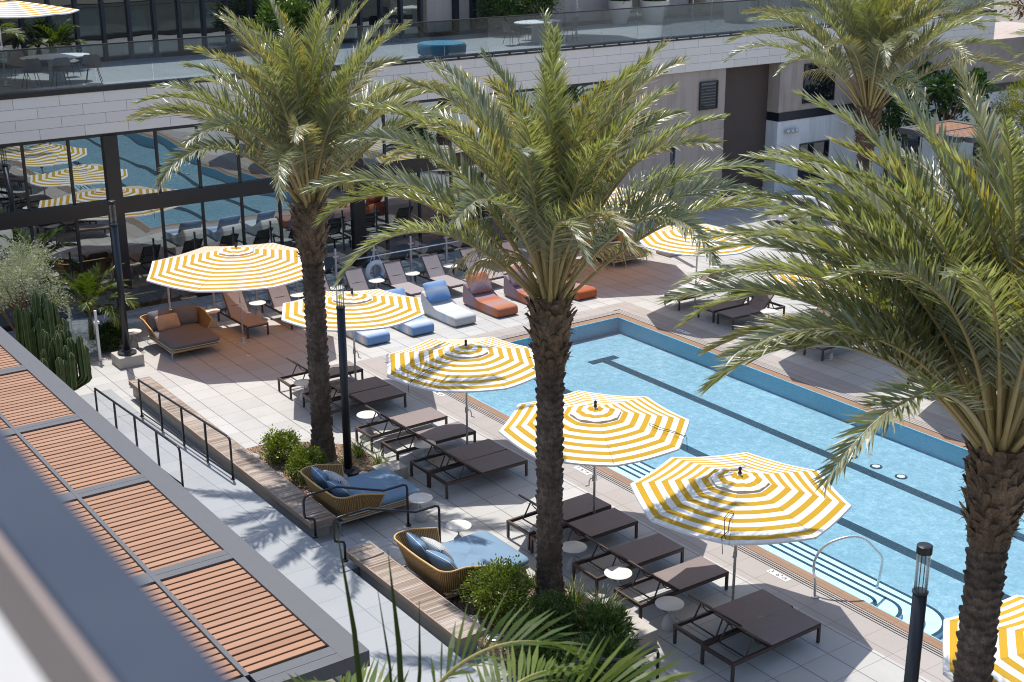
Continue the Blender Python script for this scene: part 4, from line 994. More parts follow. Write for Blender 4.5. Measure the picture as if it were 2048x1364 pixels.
# our own balcony: rail cap seen out of focus, and its floor
t = thing('balcony_rail', 'out of focus slate rail at the lower left corner', 'handrail', (0, 0, 0))
MB().box(-14, 3, .278, .357, 10.79, 10.90, 0, .004).build('rail_cap', [M['rail_top']], t)
MB().box(-14, 3, .270, .2775, 10.80, 10.895).build('rail_side', M['rail_side'], t)
k = -13.0
while k < 3: MB().box(k, k + .05, .29, .34, 9.951, 10.789).build('baluster_post', M['rail_top'], t); k += 4.5
struct('balcony_floor', MB().box(-14, 3, -1.6, .62, 9.65, 9.95), M['pale_concrete'])

# ------------------------------------------------------------------ vegetation
def frond_mesh(L, az, el0, droop, twist=0.0, per=85, s0=.22, lmax=.50, wid=.030, vang=32, jit=9, a0=58, a1=22, hue=.4, dry=.2, r0=.034, off=.10, sag=.12, bent=0.0, power=1.5, seed=0, silver=0.0):
    """One pinnate leaf: a curved stalk and two ranks of folded leaflets; el in degrees."""
    rg = random.Random(seed); U = rg.uniform
    mb = MB(); mb.tint = []
    n = 24; P = Vector((off * math.cos(az), off * math.sin(az), 0)); pts = [P.copy()]; T = []
    for i in range(n):
        s = (i + .5) / n; e = rad(el0 - droop * s ** power); a = az + bent * s * s
        d_ = Vector((math.cos(e) * math.cos(a), math.cos(e) * math.sin(a), math.sin(e))); T.append(d_); P = P + d_ * (L / n); pts.append(P.copy())
    T.append(T[-1])
    def at(s):
        x = s * n; i = min(n - 1, int(x)); u = x - i; return pts[i].lerp(pts[i + 1], u), T[i].lerp(T[min(n, i + 1)], u).normalized()
    # stalk
    rr = [max(.0035, r0 * (1 - i / n) ** .8) for i in range(n + 1)]; rr[0] = r0 * 1.7; rr[1] = r0 * 1.3
    k0 = len(mb.v); mb.tube(pts, rr, 6, 1); mb.tint += [(0, hue, 0)] * (len(mb.v) - k0)
    for i in range(per):
        s = s0 + (1 - s0) * (i + .5) / per; q = (s - s0) / (1 - s0)
        prof = min(1, .45 + q * 3) * (1 - .62 * max(0, q - .55) / .45)
        p, t = at(s); a = az + bent * s * s
        S = Vector((math.sin(a), -math.cos(a), 0)); S = (S - t * S.dot(t)).normalized(); N_ = S.cross(t).normalized()
        if N_.z < 0 and el0 < 89 and (el0 - droop * s ** power) > -90: N_ = -N_
        tw = twist * s
        S, N_ = S * math.cos(tw) + N_ * math.sin(tw), N_ * math.cos(tw) - S * math.sin(tw)
        for side in (-1, 1):
            if U(0, 1) < .03: continue
            l = lmax * prof * U(.82, 1.08); al = rad(a0 + (a1 - a0) * q + U(-jit, jit)); be = rad(vang + U(-jit, jit) * 1.6)
            D = t * math.cos(al) + (S * (side * math.cos(be)) + N_ * math.sin(be)) * math.sin(al); D.normalize()
            Wd = D.cross(N_ * math.cos(be) - S * (side * math.sin(be))).normalized()
            Wd = (Wd * math.cos(rad(U(-35, 35))) + D.cross(Wd) * math.sin(rad(U(-35, 35)))).normalized()
            w = wid * .5 * (.7 + .5 * prof) * U(.8, 1.15); g = Vector((0, 0, -sag * l * U(.4, 1.6)))
            h = max(0, min(1, hue + U(-.22, .22))); dt = dry * U(0, 1.2) * (1 if U(0, 1) < .75 else 1.8); dt = min(1, dt)
            b = p + D * (.01)
            m1 = b + D * (l * .45) + g * .25; tp = b + D * l + g
            o = len(mb.v)
            mb.v += [tuple(b - Wd * w * .45), tuple(b + Wd * w * .45), tuple(m1 + Wd * w), tuple(m1 - Wd * w), tuple(tp)]
            mb.f += [(o, o + 1, o + 2, o + 3), (o + 3, o + 2, o + 4)]; mb.m += [0, 0]
            sheen = U(.25, .7) if U(0, 1) < silver else 0.0  # random leaflets get the painted silver highlight
            mb.tint += [(0, h, sheen), (0, h, sheen), (dt * .5, h, sheen), (dt * .5, h, sheen), (dt, h, sheen)]
    return mb
def trunk_mesh(H, r_base, r_mid, r_top, seed, rows_h=.125, seg=54, cells=7, amp=.055):
    rg = random.Random(seed); nz = int(H / .017); rings = []
    cell_j = {}
    for i in range(nz + 1):
        z = H * i / nz; u = z / H
        base = r_mid + (r_base - r_mid) * max(0, 1 - z / .9) ** 2 + (r_top - r_mid) * max(0, (z - H + .9) / .9)
        ring = []
        for j in range(seg):
            th = 2 * PI * j / seg
            best = 0
            for sh in (0, 1):
                q0 = z / rows_h; i0 = math.floor(q0 - sh); cu = th * cells / (2 * PI) + .5 * (i0 % 2) + .17 * i0
                cj = math.floor(cu); fu = cu - cj - .5; key = (i0, cj % 97)
                if key not in cell_j: cell_j[key] = (rg.uniform(.7, 1.25), rg.uniform(-.18, .18))
                k, dz = cell_j[key]
                top = i0 + 1 + .55 - 1.9 * fu * fu + dz; v = (q0 - i0) / (top - i0)
                if 0 <= v <= 1: best = max(best, (v ** 1.6) * k * (1 - 1.6 * fu * fu))
            rr = base + amp * (best - .35)
            ring.append((rr * math.cos(th), rr * math.sin(th), z))
        rings.append(ring)
    mb = MB(); mb.loft(rings, True, True); return mb
def boots_mesh(h0, h1, seed, r0=.235, r1=.33):
    """Old cut leaf bases and fibre round the top of a trunk, local z from h0 to h1."""
    rg = random.Random(seed); U = rg.uniform; mb = MB(); rings = []
    def rad_at(u): return r0 + (r1 - r0) * math.sin(PI * min(1, u * 1.15) * .55) - .02
    for i in range(40):
        u = i / 39; ring = []
        for j in range(40):
            a = 2 * PI * j / 40; r = rad_at(u) + .02 * math.sin(5 * a + 9 * u) + U(-.012, .012)
            if u < .12: r = r0 + (rad_at(.12) - r0) * (u / .12) ** .6 + U(0, .012)
            ring.append((r * math.cos(a), r * math.sin(a), h0 + (h1 - h0) * u))
        rings.append(ring)
    mb.loft(rings, True, True)
    for k in range(92):
        u = (k + U(0, .6)) / 92; a = k * 2.39996 + U(-.15, .15); r = rad_at(u * .92 + .05) - .03; z = h0 + (h1 - h0) * (.06 + u * .9)
        L = U(.10, .24) * (.8 + .5 * u); w = U(.05, .085); out = rad(U(8, 34)); e = Vector((math.cos(a), math.sin(a), 0)); s_ = Vector((-e.y, e.x, 0)); up = Vector((0, 0, 1))
        d_ = e * math.sin(out) + up * math.cos(out); p = e * r + up * z; tilt = U(-.25, .25)
        d_ = (d_ + s_ * tilt).normalized(); nrm = s_.cross(d_); rs = []
        for q, ww, th in ((-.3, 1.15, .05), (.35, 1.0, .045), (.8, .72, .03), (1.0, U(.15, .5), .014)):
            c = p + d_ * (L * q) + e * (.05 * q * q)
            rs.append([tuple(c - s_ * w * ww), tuple(c - e * th * .2 + nrm * 0), tuple(c + s_ * w * ww), tuple(c + e * th)])
        mb.loft(rs, True, True)
    for k in range(210):
        u = U(0, 1); a = U(0, 6.28); r = rad_at(u) + .01; z = h0 + (h1 - h0) * u; e = Vector((math.cos(a), math.sin(a), 0)); s_ = Vector((-e.y, e.x, 0))
        p = e * r + Vector((0, 0, z)); q = p + e * U(.02, .13) + s_ * U(-.14, .14) + Vector((0, 0, U(-.10, .12))); m_ = p.lerp(q, .5) + Vector((0, 0, U(0, .04)))
        w = Vector((0, 0, .006)); mb.add([p - w, p + w, m_ + w, m_ - w, q], [(0, 1, 2, 3), (3, 2, 4)])
    return mb
def date_palm(label, x, y, H, seed, spec=None, size=1.0, nf=46, extra=(), lean=(0, 0), petiole=True):
    rg = random.Random(seed); U = rg.uniform
    t = thing('date_palm', label, 'palm tree', (x, y, 0), 0, 'date palms around the pool')
    hb = H - 1.25
    tr = trunk_mesh(hb + .1, .30, .205, .215, seed); o = tr.build('trunk', M['bark'], t, True)
    boots_mesh(hb, H, seed + 5, .235, .325).build('leaf_bases', M['boots'], o, False)
    for k in range(nf):
        u = k / (nf - 1)                       # 0 oldest/lowest .. 1 youngest
        az = k * 2.39996 + U(-.2, .2) + seed
        el = 47 + 40 * u ** .9 + U(-6, 6); dr = 92 - 52 * u + U(-12, 12); L = size * (4.15 - .15 * u + U(-.3, .3)); hue = .22 + U(-.2, .3) + (.15 if u > .8 else 0)
        dry = .05 if U(0, 1) < .66 else .5
        f = frond_mesh(L, az, el, dr, U(-.8, .8), per=128, s0=.26 - .07 * u, lmax=.56 * size, wid=.027, vang=33, jit=12, hue=hue, dry=dry, bent=U(-.35, .35), power=1.7 + .6 * U(0, 1), seed=seed * 100 + k, off=.17 * (1 - u) + .03, r0=.032, silver=.10 if U(0, 1) < .6 else .38)
        o = f.build('frond', [M['frond'], M['petiole']], t, False, (0, 0, H - .12 + .22 * u))
    for k, (az, el, dr, L, tw) in enumerate(extra):
        f = frond_mesh(L, az, el, dr, tw, per=132, s0=.22, lmax=.58 * size, wid=.028, vang=32, jit=12, hue=.2 + U(-.1, .2), dry=.08, bent=U(-.2, .2), power=1.8, seed=seed * 300 + k, off=.12, r0=.034, silver=.2)
        f.build('frond', [M['frond'], M['petiole']], t, False, (0, 0, H - .05))
    for k in range(3):                         # withered, pale leaves hanging in the crown
        az = U(0, 6.28); el = U(66, 84)
        f = frond_mesh(size * U(1.5, 2.2), az, el, U(100, 150), U(-1, 1), per=46, s0=.3, lmax=.36 * size, wid=.022, vang=5, jit=18, a0=45, a1=20, hue=U(.2, .8), dry=.5, sag=.7, seed=seed * 77 + k, off=.1, r0=.022, power=1.1)
        f.build('dry_frond', [M['frond_dry'], M['petiole']], t, False, (0, 0, H))
    return t
date_palm('leftmost date palm standing in the mulch bed by the black lamp post', -23.98, 11.95, 5.62, 3)
date_palm('middle date palm standing in front of the striped umbrellas', -16.12, 12.11, 5.50, 11)
date_palm('right date palm nearest the camera, its trunk cut off by the bottom edge', -8.27, 12.58, 5.55, 23, extra=[(4.10, 50, 70, 4.3, .3), (4.25, 58, 78, 4.5, -.2), (4.0, 64, 80, 4.4, .2), (3.75, 60, 85, 4.3, .1), (4.4, 70, 72, 4.5, -.3), (4.5, 52, 78, 4.1, .4), (3.6, 72, 70, 4.5, 0), (4.15, 76, 66, 4.6, .2), (3.9, 54, 98, 4.2, -.3), (3.3, 70, 74, 4.6, .1), (3.05, 64, 80, 4.5, -.2), (3.7, 80, 60, 4.7, .2), (3.45, 58, 86, 4.3, .2)])
date_palm('date palm across the pool at the upper right, its trunk hidden by nearer fronds', -25.6, 30.6, 5.55, 31, size=1.1, nf=58)
date_palm('date palm outside the right edge of which only leaf tips show', -17.2, 30.8, 5.8, 47)

def leafball(mb, c, rx, ry, rz, clumps, per, size, rg, hue0=.45, fill=.45, wide=.42, cl=.28, up=.25):
    """leaves gathered in small outward-pointing clumps over a lumpy crown"""
    U = rg.uniform; c = Vector(c)
    for k in range(clumps):
        d_ = Vector((rg.gauss(0, 1), rg.gauss(0, 1), rg.gauss(0, 1) + .25)).normalized()
        q = U(fill, 1.02) ** .6
        cc = c + Vector((d_.x * rx, d_.y * ry, d_.z * rz)) * q; hk = hue0 + U(-.25, .25); cr = cl * min(rx, rz) * U(.6, 1.2)
        for i in range(per):
            e = (d_ * 1.1 + Vector((U(-1, 1), U(-1, 1), U(-1, 1) + up))).normalized()
            p = cc + Vector((rg.gauss(0, .5), rg.gauss(0, .5), rg.gauss(0, .5))) * cr
            s_ = e.cross(Vector((U(-1, 1), U(-1, 1), U(-1, 1)))).normalized(); nn = s_.cross(e); l = size * U(.7, 1.25); w = l * wide * .5
            m_ = p + e * l * .5 - nn * l * .08; o = len(mb.v)
            mb.v += [tuple(p), tuple(m_ + s_ * w), tuple(p + e * l - nn * l * .2), tuple(m_ - s_ * w)]; mb.f.append((o, o + 1, o + 2, o + 3)); mb.m.append(0)
            h = max(0, min(1, hk + U(-.2, .2))); mb.tint += [(0, h, 0)] * 4
def shrub(label, x, y, z, rx, rz, m, clumps, per, size, seed, ry=None, group='shrubs in the planting beds', wide=.5, name='shrub', cat='shrub', hue=.45, lumps=None):
    rg = random.Random(seed); t = thing(name, label, cat, (x, y, z), 0, group); mb = MB(); mb.tint = []
    for (ox, oy, oz, k) in (lumps or [(0, 0, 0, 1), (rx * .35, -.1, -.05, .72), (-rx * .35, .12, -.08, .7), (.05, rx * .3, rz * .25, .6)]):
        leafball(mb, (ox, oy, rz * .95 + oz), rx * k, (ry or rx) * k, rz * k, int(clumps * k * k / 1.6), per, size, rg, hue, wide=wide)
    mb.build('foliage', M[m], t)
    st = MB()
    for k in range(7):
        a = rg.uniform(0, 6.28); st.tube([(0.03 * math.cos(a), .03 * math.sin(a), -.02), (rx * .3 * math.cos(a), rx * .3 * math.sin(a), rz * .8), (rx * .6 * math.cos(a), rx * .6 * math.sin(a), rz * 1.4)], [.014, .010, .004], 5)
    st.build('stem', M['stem'], t)
    return t
def tuft(label, x, y, z, n, L, seed, m='grass', group='grassy tufts in the planting beds', wid=.016, spread=1.0, name='grass_tuft', cat='ornamental grass'):
    rg = random.Random(seed); U = rg.uniform; t = thing(name, label, cat, (x, y, z), 0, group); mb = MB(); mb.tint = []
    for k in range(n):
        a = U(0, 6.28); r = U(0, .10); e = Vector((math.cos(a), math.sin(a), 0)); s_ = Vector((-e.y, e.x, 0)); l = L * U(.6, 1.15); el = U(48, 86); h = U(.1, .9); w = wid * U(.7, 1.2) * .5
        p = e * r; q = []; ang = rad(el)
        for i in range(5):
            q.append(p.copy()); p = p + (e * math.cos(ang) + Vector((0, 0, 1)) * math.sin(ang)) * (l / 4); ang -= rad(U(10, 26) * spread)
        o = len(mb.v)
        for i, c in enumerate(q):
            ww = w * (1, 1.1, .95, .6, .06)[i]; mb.v += [tuple(c - s_ * ww), tuple(c + s_ * ww)]; mb.tint += [(max(0, i - 2) * .25 * U(0, 1), h, 0)] * 2
        for i in range(4): mb.f.append((o + 2 * i, o + 2 * i + 1, o + 2 * i + 3, o + 2 * i + 2)); mb.m.append(0)
    o = mb.build('leaf_blades', M[m], t); return t
def bed(name, pts, z=.012, h=None):
    mb = MB(); n = len(pts); mb.loft([[(x, y, -.02) for x, y in pts], [(x, y, z) for x, y in pts]], True, True)
    o = mb.build(name, M['mulch']); return tag(o, kind='structure')
bed('mulch_bed', [(-25.4, 10.42), (-22.05, 10.42), (-22.05, 12.85), (-24.2, 12.85), (-25.4, 11.6)], .015)
bed('mulch_bed', [(-17.3, 10.42), (-14.15, 10.42), (-14.15, 12.8), (-16.4, 12.8), (-17.3, 12.0)], .016)
tag(MB().box(-22.5, -22.03, 12.3, 12.9, 0, .25, 0, .008).build('planter_curb', M['concrete']), 'concrete curb block beside the foot of the upper blue daybed mattress', 'curb', 'concrete curb blocks')
tag(MB().box(-14.75, -14.13, 11.7, 12.8, 0, .27, 0, .008).build('planter_curb', M['concrete']), 'concrete curb block right of the shrubs at the nearest loungers', 'curb', 'concrete curb blocks')
shrub('round bright green shrub left of the leftmost palm trunk', -24.35, 11.12, 0, .40, .36, 'bush', 150, 22, .055, 1)
shrub('round bright green shrub behind the upper blue daybed', -23.2, 11.15, 0, .42, .36, 'bush', 150, 22, .055, 2)
shrub('large bright green shrub at the corner of the lower blue daybed', -16.35, 11.25, 0, .56, .46, 'bush', 230, 24, .058, 3)
shrub('dense dark green shrub below the middle palm trunk', -15.15, 11.35, 0, .50, .45, 'bush_dark', 260, 26, .045, 4)
shrub('leafy dark shrub with long leaves beside the concrete curb block', -14.35, 11.85, 0, .48, .42, 'bush_dark', 110, 18, .13, 5, wide=.22, hue=.6)
shrub('dark shrub at the bottom edge behind the palm leaves', -13.55, 11.2, -.1, .6, .5, 'bush_dark', 150, 18, .12, 6, wide=.25)
shrub('dark shrub at the bottom edge below the wood bench', -14.6, 10.75, -.2, .5, .4, 'bush_dark', 120, 18, .10, 16, wide=.28)
for i, (x, y, n, L, lab) in enumerate(((-23.6, 12.6, 90, .5, 'grass tuft behind the black lamp post base'), (-22.75, 12.62, 90, .48, 'dark grass tuft right of the black lamp post base'), (-15.75, 12.35, 160, .62, 'big grass tuft right of the middle palm trunk'), (-15.0, 12.4, 130, .6, 'grass tuft in front of the white round table by the middle palm'),
        (-16.85, 12.3, 60, .45, 'spiky grass tuft left of the middle palm trunk'), (-23.2, 12.1, 60, .4, 'short grass tuft between the lamp post and the palm'), (-15.4, 12.65, 90, .55, 'yellowish grass tuft beside the raised lounger back'))): tuft(lab, x, y, 0, n, L, 50 + i)
def rock(label, x, y, s, seed):
    rg = random.Random(seed); mb = MB(); rs = []
    for i in range(7):
        a = -PI / 2 + PI * i / 6; rs.append([(s * math.cos(a) * math.cos(2 * PI * j / 10) * rg.uniform(.82, 1.1) + .001 * j, s * .8 * math.cos(a) * math.sin(2 * PI * j / 10) * rg.uniform(.82, 1.1), s * .55 * math.sin(a) * rg.uniform(.9, 1.1)) for j in range(10)])
    mb.loft(rs, True, True); tag(mb.build('rock', M['rock'], None, True, (x, y, s * .3)), label, 'rock', 'boulders in the mulch beds')
rock('pale boulder under the large bright shrub', -16.35, 10.72, .19, 1); rock('grey boulder beside the lamp post base', -22.55, 12.15, .17, 2); rock('pale boulder half hidden behind the dense dark shrub', -14.75, 11.25, .16, 3); rock('boulder between the lamp post and the blue mattress', -22.75, 11.75, .15, 4); rock('boulder left of the shrub at the long bench end', -24.75, 10.72, .16, 5)
for i, (x, y) in enumerate(((-23.75, 10.72), (-15.8, 10.75))):
    tag(MB().lathe([(.12, 0), (.125, .03), (.10, .04), (.09, .025), (.001, .026)], 20).build('ground_uplight', M['steel'], loc=(x, y, .012)), ['round uplight in the mulch between shrub and long bench', 'round uplight in the mulch under the foreground palm leaves'][i], 'ground light')

# candelabra cactus, olive tree and planter beside the ramp
tag(MB().box(-32.2, -27.75, 7.75, 8.52, -.6, .46, 0, .01).build('planter_box', M['concrete']), 'long concrete planter box behind the pergola edge', 'planter')
struct('planter_mulch', MB().box(-32.1, -27.85, 7.85, 8.42, .45, .472), M['mulch'])
def candelabra(label, x, y, z, n, H, seed):
    rg = random.Random(seed); U = rg.uniform; t = thing('cactus', label, 'cactus', (x, y, z), 0, 'candelabra cacti')
    for k in range(n):
        a = U(0, 6.28); r = U(.08, .62) if k > 2 else .1 * k; h = H * U(.62, 1.0) * (1.05 - .25 * r); e = Vector((math.cos(a), math.sin(a), 0)); R0 = U(.062, .085); lean = U(-.05, .08)
        z0 = U(.02, .35) * r; path = []
        for i in range(15):
            u = i / 14; path.append(e * (r * min(1, (u * 4) ** .7) + lean * u) + Vector((0, 0, z0 + (h - z0) * u)))
        mb = MB(); rings = []; nr = 5; ph = U(0, 6)
        for i, p in enumerate(path):
            u = i / 14; rr = R0 * (.62 + .38 * min(1, u * 5)) * (1 if u < .93 else .72) * (1 + .07 * math.sin(i * 2.1 + k)) * (1 if i < 14 else .3)
            rings.append([(p.x + rr * (1.12 if j % 2 == 0 else .52) * math.cos(ph + PI * j / nr), p.y + rr * (1.12 if j % 2 == 0 else .52) * math.sin(ph + PI * j / nr), p.z) for j in range(2 * nr)])
        mb.loft(rings, True, True); mb.m = [0] * len(mb.f)
        o = mb.build('column', M['cactus'], t)
        rd = MB()
        for j in range(0, 2 * nr, 2):
            rd.tube([rings[i][j] for i in range(2, 15)], .006, 4)
        rd.build('ridge', M['ridge'], o)
candelabra('tall many-armed cactus in the planter next to the ramp handrail', -29.55, 8.2, .46, 30, 1.75, 3)
candelabra('dark many-armed cactus behind, under the olive tree', -31.1, 8.3, .46, 26, 2.2, 9)
def leafy_tree(label, x, y, z, H, cr, m, seed, clumps=220, per=16, size=.09, wide=.3, trunk_r=.08, group='trees and tall shrubs around the terrace', flat=.8, name='leafy_tree', cat='tree', hue=.45):
    rg = random.Random(seed); U = rg.uniform; t = thing(name, label, cat, (x, y, z), 0, group); tb = MB(); fb = MB(); fb.tint = []
    tb.tube([(0, 0, 0), (U(-.1, .1), U(-.1, .1), H * .35), (U(-.15, .15), U(-.15, .15), H * .7)], [trunk_r, trunk_r * .75, trunk_r * .4], 8)
    for k in range(11):
        a = k * 2.4; q = U(.5, .95); zz = H * U(.5, .95); tip = Vector((cr * q * math.cos(a), cr * q * math.sin(a), zz)); s_ = Vector((0, 0, H * U(.28, .55)))
        tb.tube([s_, s_.lerp(tip, .5) + Vector((0, 0, .15)), tip], [trunk_r * .45, trunk_r * .3, .008], 6)
        leafball(fb, tip, cr * .48, cr * .48, cr * .48 * flat, int(clumps / 11), per, size, rg, hue, fill=.2, wide=wide, cl=.4)
    tb.build('trunk', M['stem'], t, True); fb.build('crown', M[m], t); return t
leafy_tree('silvery olive tree at the left edge behind the pergola', -33.3, 8.35, .0, 3.1, 1.15, 'olive', 5, 640, 26, .075, .26)
# feather palms with broad leaflets
def feather_palm(label, x, y, z, H, n, L, seed, m='kentia', group='feather palms', el=(35, 85), dr=(50, 100), per=34, lmax=.42, wid=.042, trunk=True, hue=.5, az=None):
    rg = random.Random(seed); U = rg.uniform; t = thing('feather_palm', label, 'palm', (x, y, z), 0, group)
    if trunk:
        tb = MB()
        for k in range(3): tb.tube([(U(-.1, .1), U(-.1, .1), 0), (U(-.06, .06), U(-.06, .06), H)], [.05, .03], 8)
        tb.build('trunk', M['petiole'], t, True)
    for k in range(n):
        u = k / max(1, n - 1); a = (az[k] if az else k * 2.4 + U(-.3, .3))
        f = frond_mesh(L * U(.8, 1.1), a, el[0] + (el[1] - el[0]) * u, dr[1] + (dr[0] - dr[1]) * u, U(-.4, .4), per=per, s0=.30, lmax=lmax, wid=wid, vang=18, jit=4, a0=62, a1=30, hue=hue + U(-.25, .3), dry=.1, sag=.30, seed=seed * 31 + k, off=.04, r0=.016, bent=U(-.3, .3), power=1.6)
        f.build('frond', [M[m], M['rachis']], t, False, (0, 0, H))
    return t
feather_palm('yellow-green feather palm beside the lamp post and glass gate', -34.55, 10.55, 0, .9, 15, 1.55, 61)
feather_palm('dark feather palm in the shade against the glass wall at the left', -36.3, 8.4, 0, 1.0, 14, 1.7, 62, hue=.05)  # darkest leaf tone: shade against the glass put into the colour
feather_palm('feather palm on the upper terrace behind the left oval table', -42.6, 10.6, 6.4, .7, 14, 1.6, 63)
feather_palm('dark feather palm on the terrace right of the left oval table', -43.0, 13.0, 6.4, .4, 12, 1.2, 64, hue=.2)
feather_palm('big feather palm with arching leaves behind the right palm crown', -27.5, 41.6, 0, 1.6, 13, 2.2, 65, lmax=.6, wid=.07, per=30)
feather_palm('feather palm below the far pergola, at the right', -23.5, 39.0, 0, 1.4, 12, 2.0, 66, lmax=.55, wid=.06, per=30)
sh_ = shrub('clipped dark green hedge behind the lamp plinth', -33.85, 10.75, 0, .55, .38, 'hedge', 260, 24, .05, 71, ry=.45, group='hedges', name='hedge', cat='hedge')
shrub('bright leafy shrub on the terrace left of the leftmost palm top', -42.2, 20.6, 6.6, .95, .75, 'hedge', 150, 18, .19, 72, group='terrace shrubs', wide=.4, hue=.75)
shrub('dark shrub on the terrace left of the right oval table', -43.2, 30.0, 6.6, .9, .85, 'hedge', 240, 20, .12, 73, group='terrace shrubs', wide=.25, hue=.3)
shrub('green shrub on the terrace behind the right oval table', -43.3, 31.6, 6.6, .95, .9, 'hedge', 240, 20, .14, 74, group='terrace shrubs', wide=.25, hue=.55)
for i, (x, y, r, h, tp, lab) in enumerate(((-44.0 + .6, 36.1, .5, .95, .55, 'round cream planter on the terrace, left of two'), (-43.0, 37.6, .62, .9, .6, 'wide tapered cream planter on the terrace'), (-41.25, 40.6, .6, 1.15, .8, 'tall cream planter on the terrace behind the stanchions'), (-41.6, 43.4, .55, 1.0, .8, 'cream planter on the terrace behind the far palm'))):
    pot(lab, x, y, r, h, tp)
    shrub('shrub growing in the ' + lab, x, y, 6.3 + h - .15, r * .85, r * .6, 'hedge', 90, 16, .11, 80 + i, group='shrubs in terrace planters', wide=.3, hue=.5)
for i, (x, y) in enumerate(((-43.5, 38.8), (-42.4, 39.2), (-42.0, 39.9), (-42.3, 41.9))):
    t = thing('steel_stanchion', 'steel post with a hooked top on the terrace, ' + ['leftmost of four', 'second of four', 'third of four', 'rightmost of four'][i], 'post', (x, y, 6.3), 0, 'steel posts on the terrace')
    MB().tube([(0, 0, 0), (0, 0, 1.35), (.0, .05, 1.45), (0, .12, 1.42)], .022, 8).build('post', M['steel'], t, True); MB().lathe([(.07, 0), (.07, .02)], 12).build('foot_plate', M['steel'], t)
# background at the right
leafy_tree('leafy tree with big dark leaves in front of the white wall', -35.4, 47.2, 0, 4.3, 1.3, 'hedge', 91, 200, 13, .24, .45, .1, hue=.25)
leafy_tree('dark leafy tree left of the far palm trunk, against the white wall', -35.3, 43.6, 0, 4.6, 1.2, 'hedge', 90, 220, 14, .2, .45, .09, hue=.15)
leafy_tree('bronze-leaved tree at the top right corner', -36.2, 56.2, 0, 8.8, 2.2, 'redleaf', 92, 320, 16, .22, .4, .14)
for i, (x, y, h) in enumerate(((-34.6, 51.6, 3.4), (-33.2, 52.4, 3.7), (-31.4, 51.8, 3.5), (-29.4, 51.0, 3.6))):
    leafy_tree('yellow-green bamboo clump at the right edge, ' + ['behind the others', 'second from the back', 'third from the back', 'nearest of them'][i], x, y, 0, h, 1.15, 'bamboo', 95 + i, 420, 18, .15, .2, .05, 'bamboo clumps at the right', 1.3, 'bamboo', 'bamboo')
shrub('bronze-red shrub under the far pergola roof', -30.5, 44.6, 0, .8, .9, 'redleaf', 150, 18, .14, 101, group='shrubs in the right background', wide=.3)
shrub('dark green shrub between the white lounge and the right palm', -31.4, 39.5, 0, .9, .7, 'hedge', 200, 18, .13, 102, group='shrubs in the right background', wide=.3)
shrub('dark hedge shrub behind the right date palm crown', -26.0, 37.5, 0, 1.3, 1.0, 'hedge', 300, 20, .14, 103, group='shrubs in the right background', wide=.3)
shrub('low dark shrub behind the loungers across the pool', -21.5, 31.5, 0, 1.2, .7, 'hedge', 260, 20, .12, 104, group='shrubs in the right background', wide=.3)
t = thing('lounge_sofa', 'white curved outdoor sofa seen between palm fronds at the right', 'sofa', (-33.3, 36.2, 0), -.5)
mb = MB(); mb.cushion((.45, 0, .3), 1.0, 2.0, .34, 12, .3, .2); mb.build('seat', M['white_cloth'], t, True)
bk = MB(); bk.cushion((-.1, 0, .55), .34, 2.2, .62, 12, .4, .3); bk.build('backrest', M['white_cloth'], t, True)
for s in (-1, 1): a_ = MB(); a_.cushion((.35, s * 1.0, .45), .95, .3, .5, 12, .4, .3); a_.build('arm', M['white_cloth'], t, True)
for s in (-.4, .4): p_ = MB(); p_.cushion((.15, s, .62), .2, .5, .4, 10, .3, .5); p_.build('pillow', M['grey_pillow'], t, True)
def short_cactus(label, x, y, seed):
    rg = random.Random(seed); t = thing('column_cactus', label, 'cactus', (x, y, 0), 0, 'short column cacti by the white sofa')
    for k in range(4):
        h = rg.uniform(.6, 1.25); ox, oy = rg.uniform(-.22, .22), rg.uniform(-.22, .22); rings = []
        for i in range(9):
            u = i / 8; rr = .085 * (.8 + .2 * math.sin(PI * u)) * (1 if u < .85 else .6 if u < .95 else .2); rings.append([(ox + rr * (1.1 if j % 2 else .75) * math.cos(PI * j / 7), oy + rr * (1.1 if j % 2 else .75) * math.sin(PI * j / 7), h * u) for j in range(14)])
        MB().loft(rings, True, True).build('column', M['cactus'], t)
short_cactus('short column cactus left in front of the white sofa', -31.9, 35.7, 1); short_cactus('short column cactus right in front of the white sofa', -31.6, 36.9, 2); short_cactus('short column cactus farthest right of the white sofa', -31.2, 37.9, 3)
tag(MB().tube([(0, 0, 0), (0, 0, 4.2)], [.035, .028], 8).build('light_pole', M['silver'], None, True, (-33.6, 43.4, 0)), 'thin grey pole in front of the white wall at the right', 'pole')

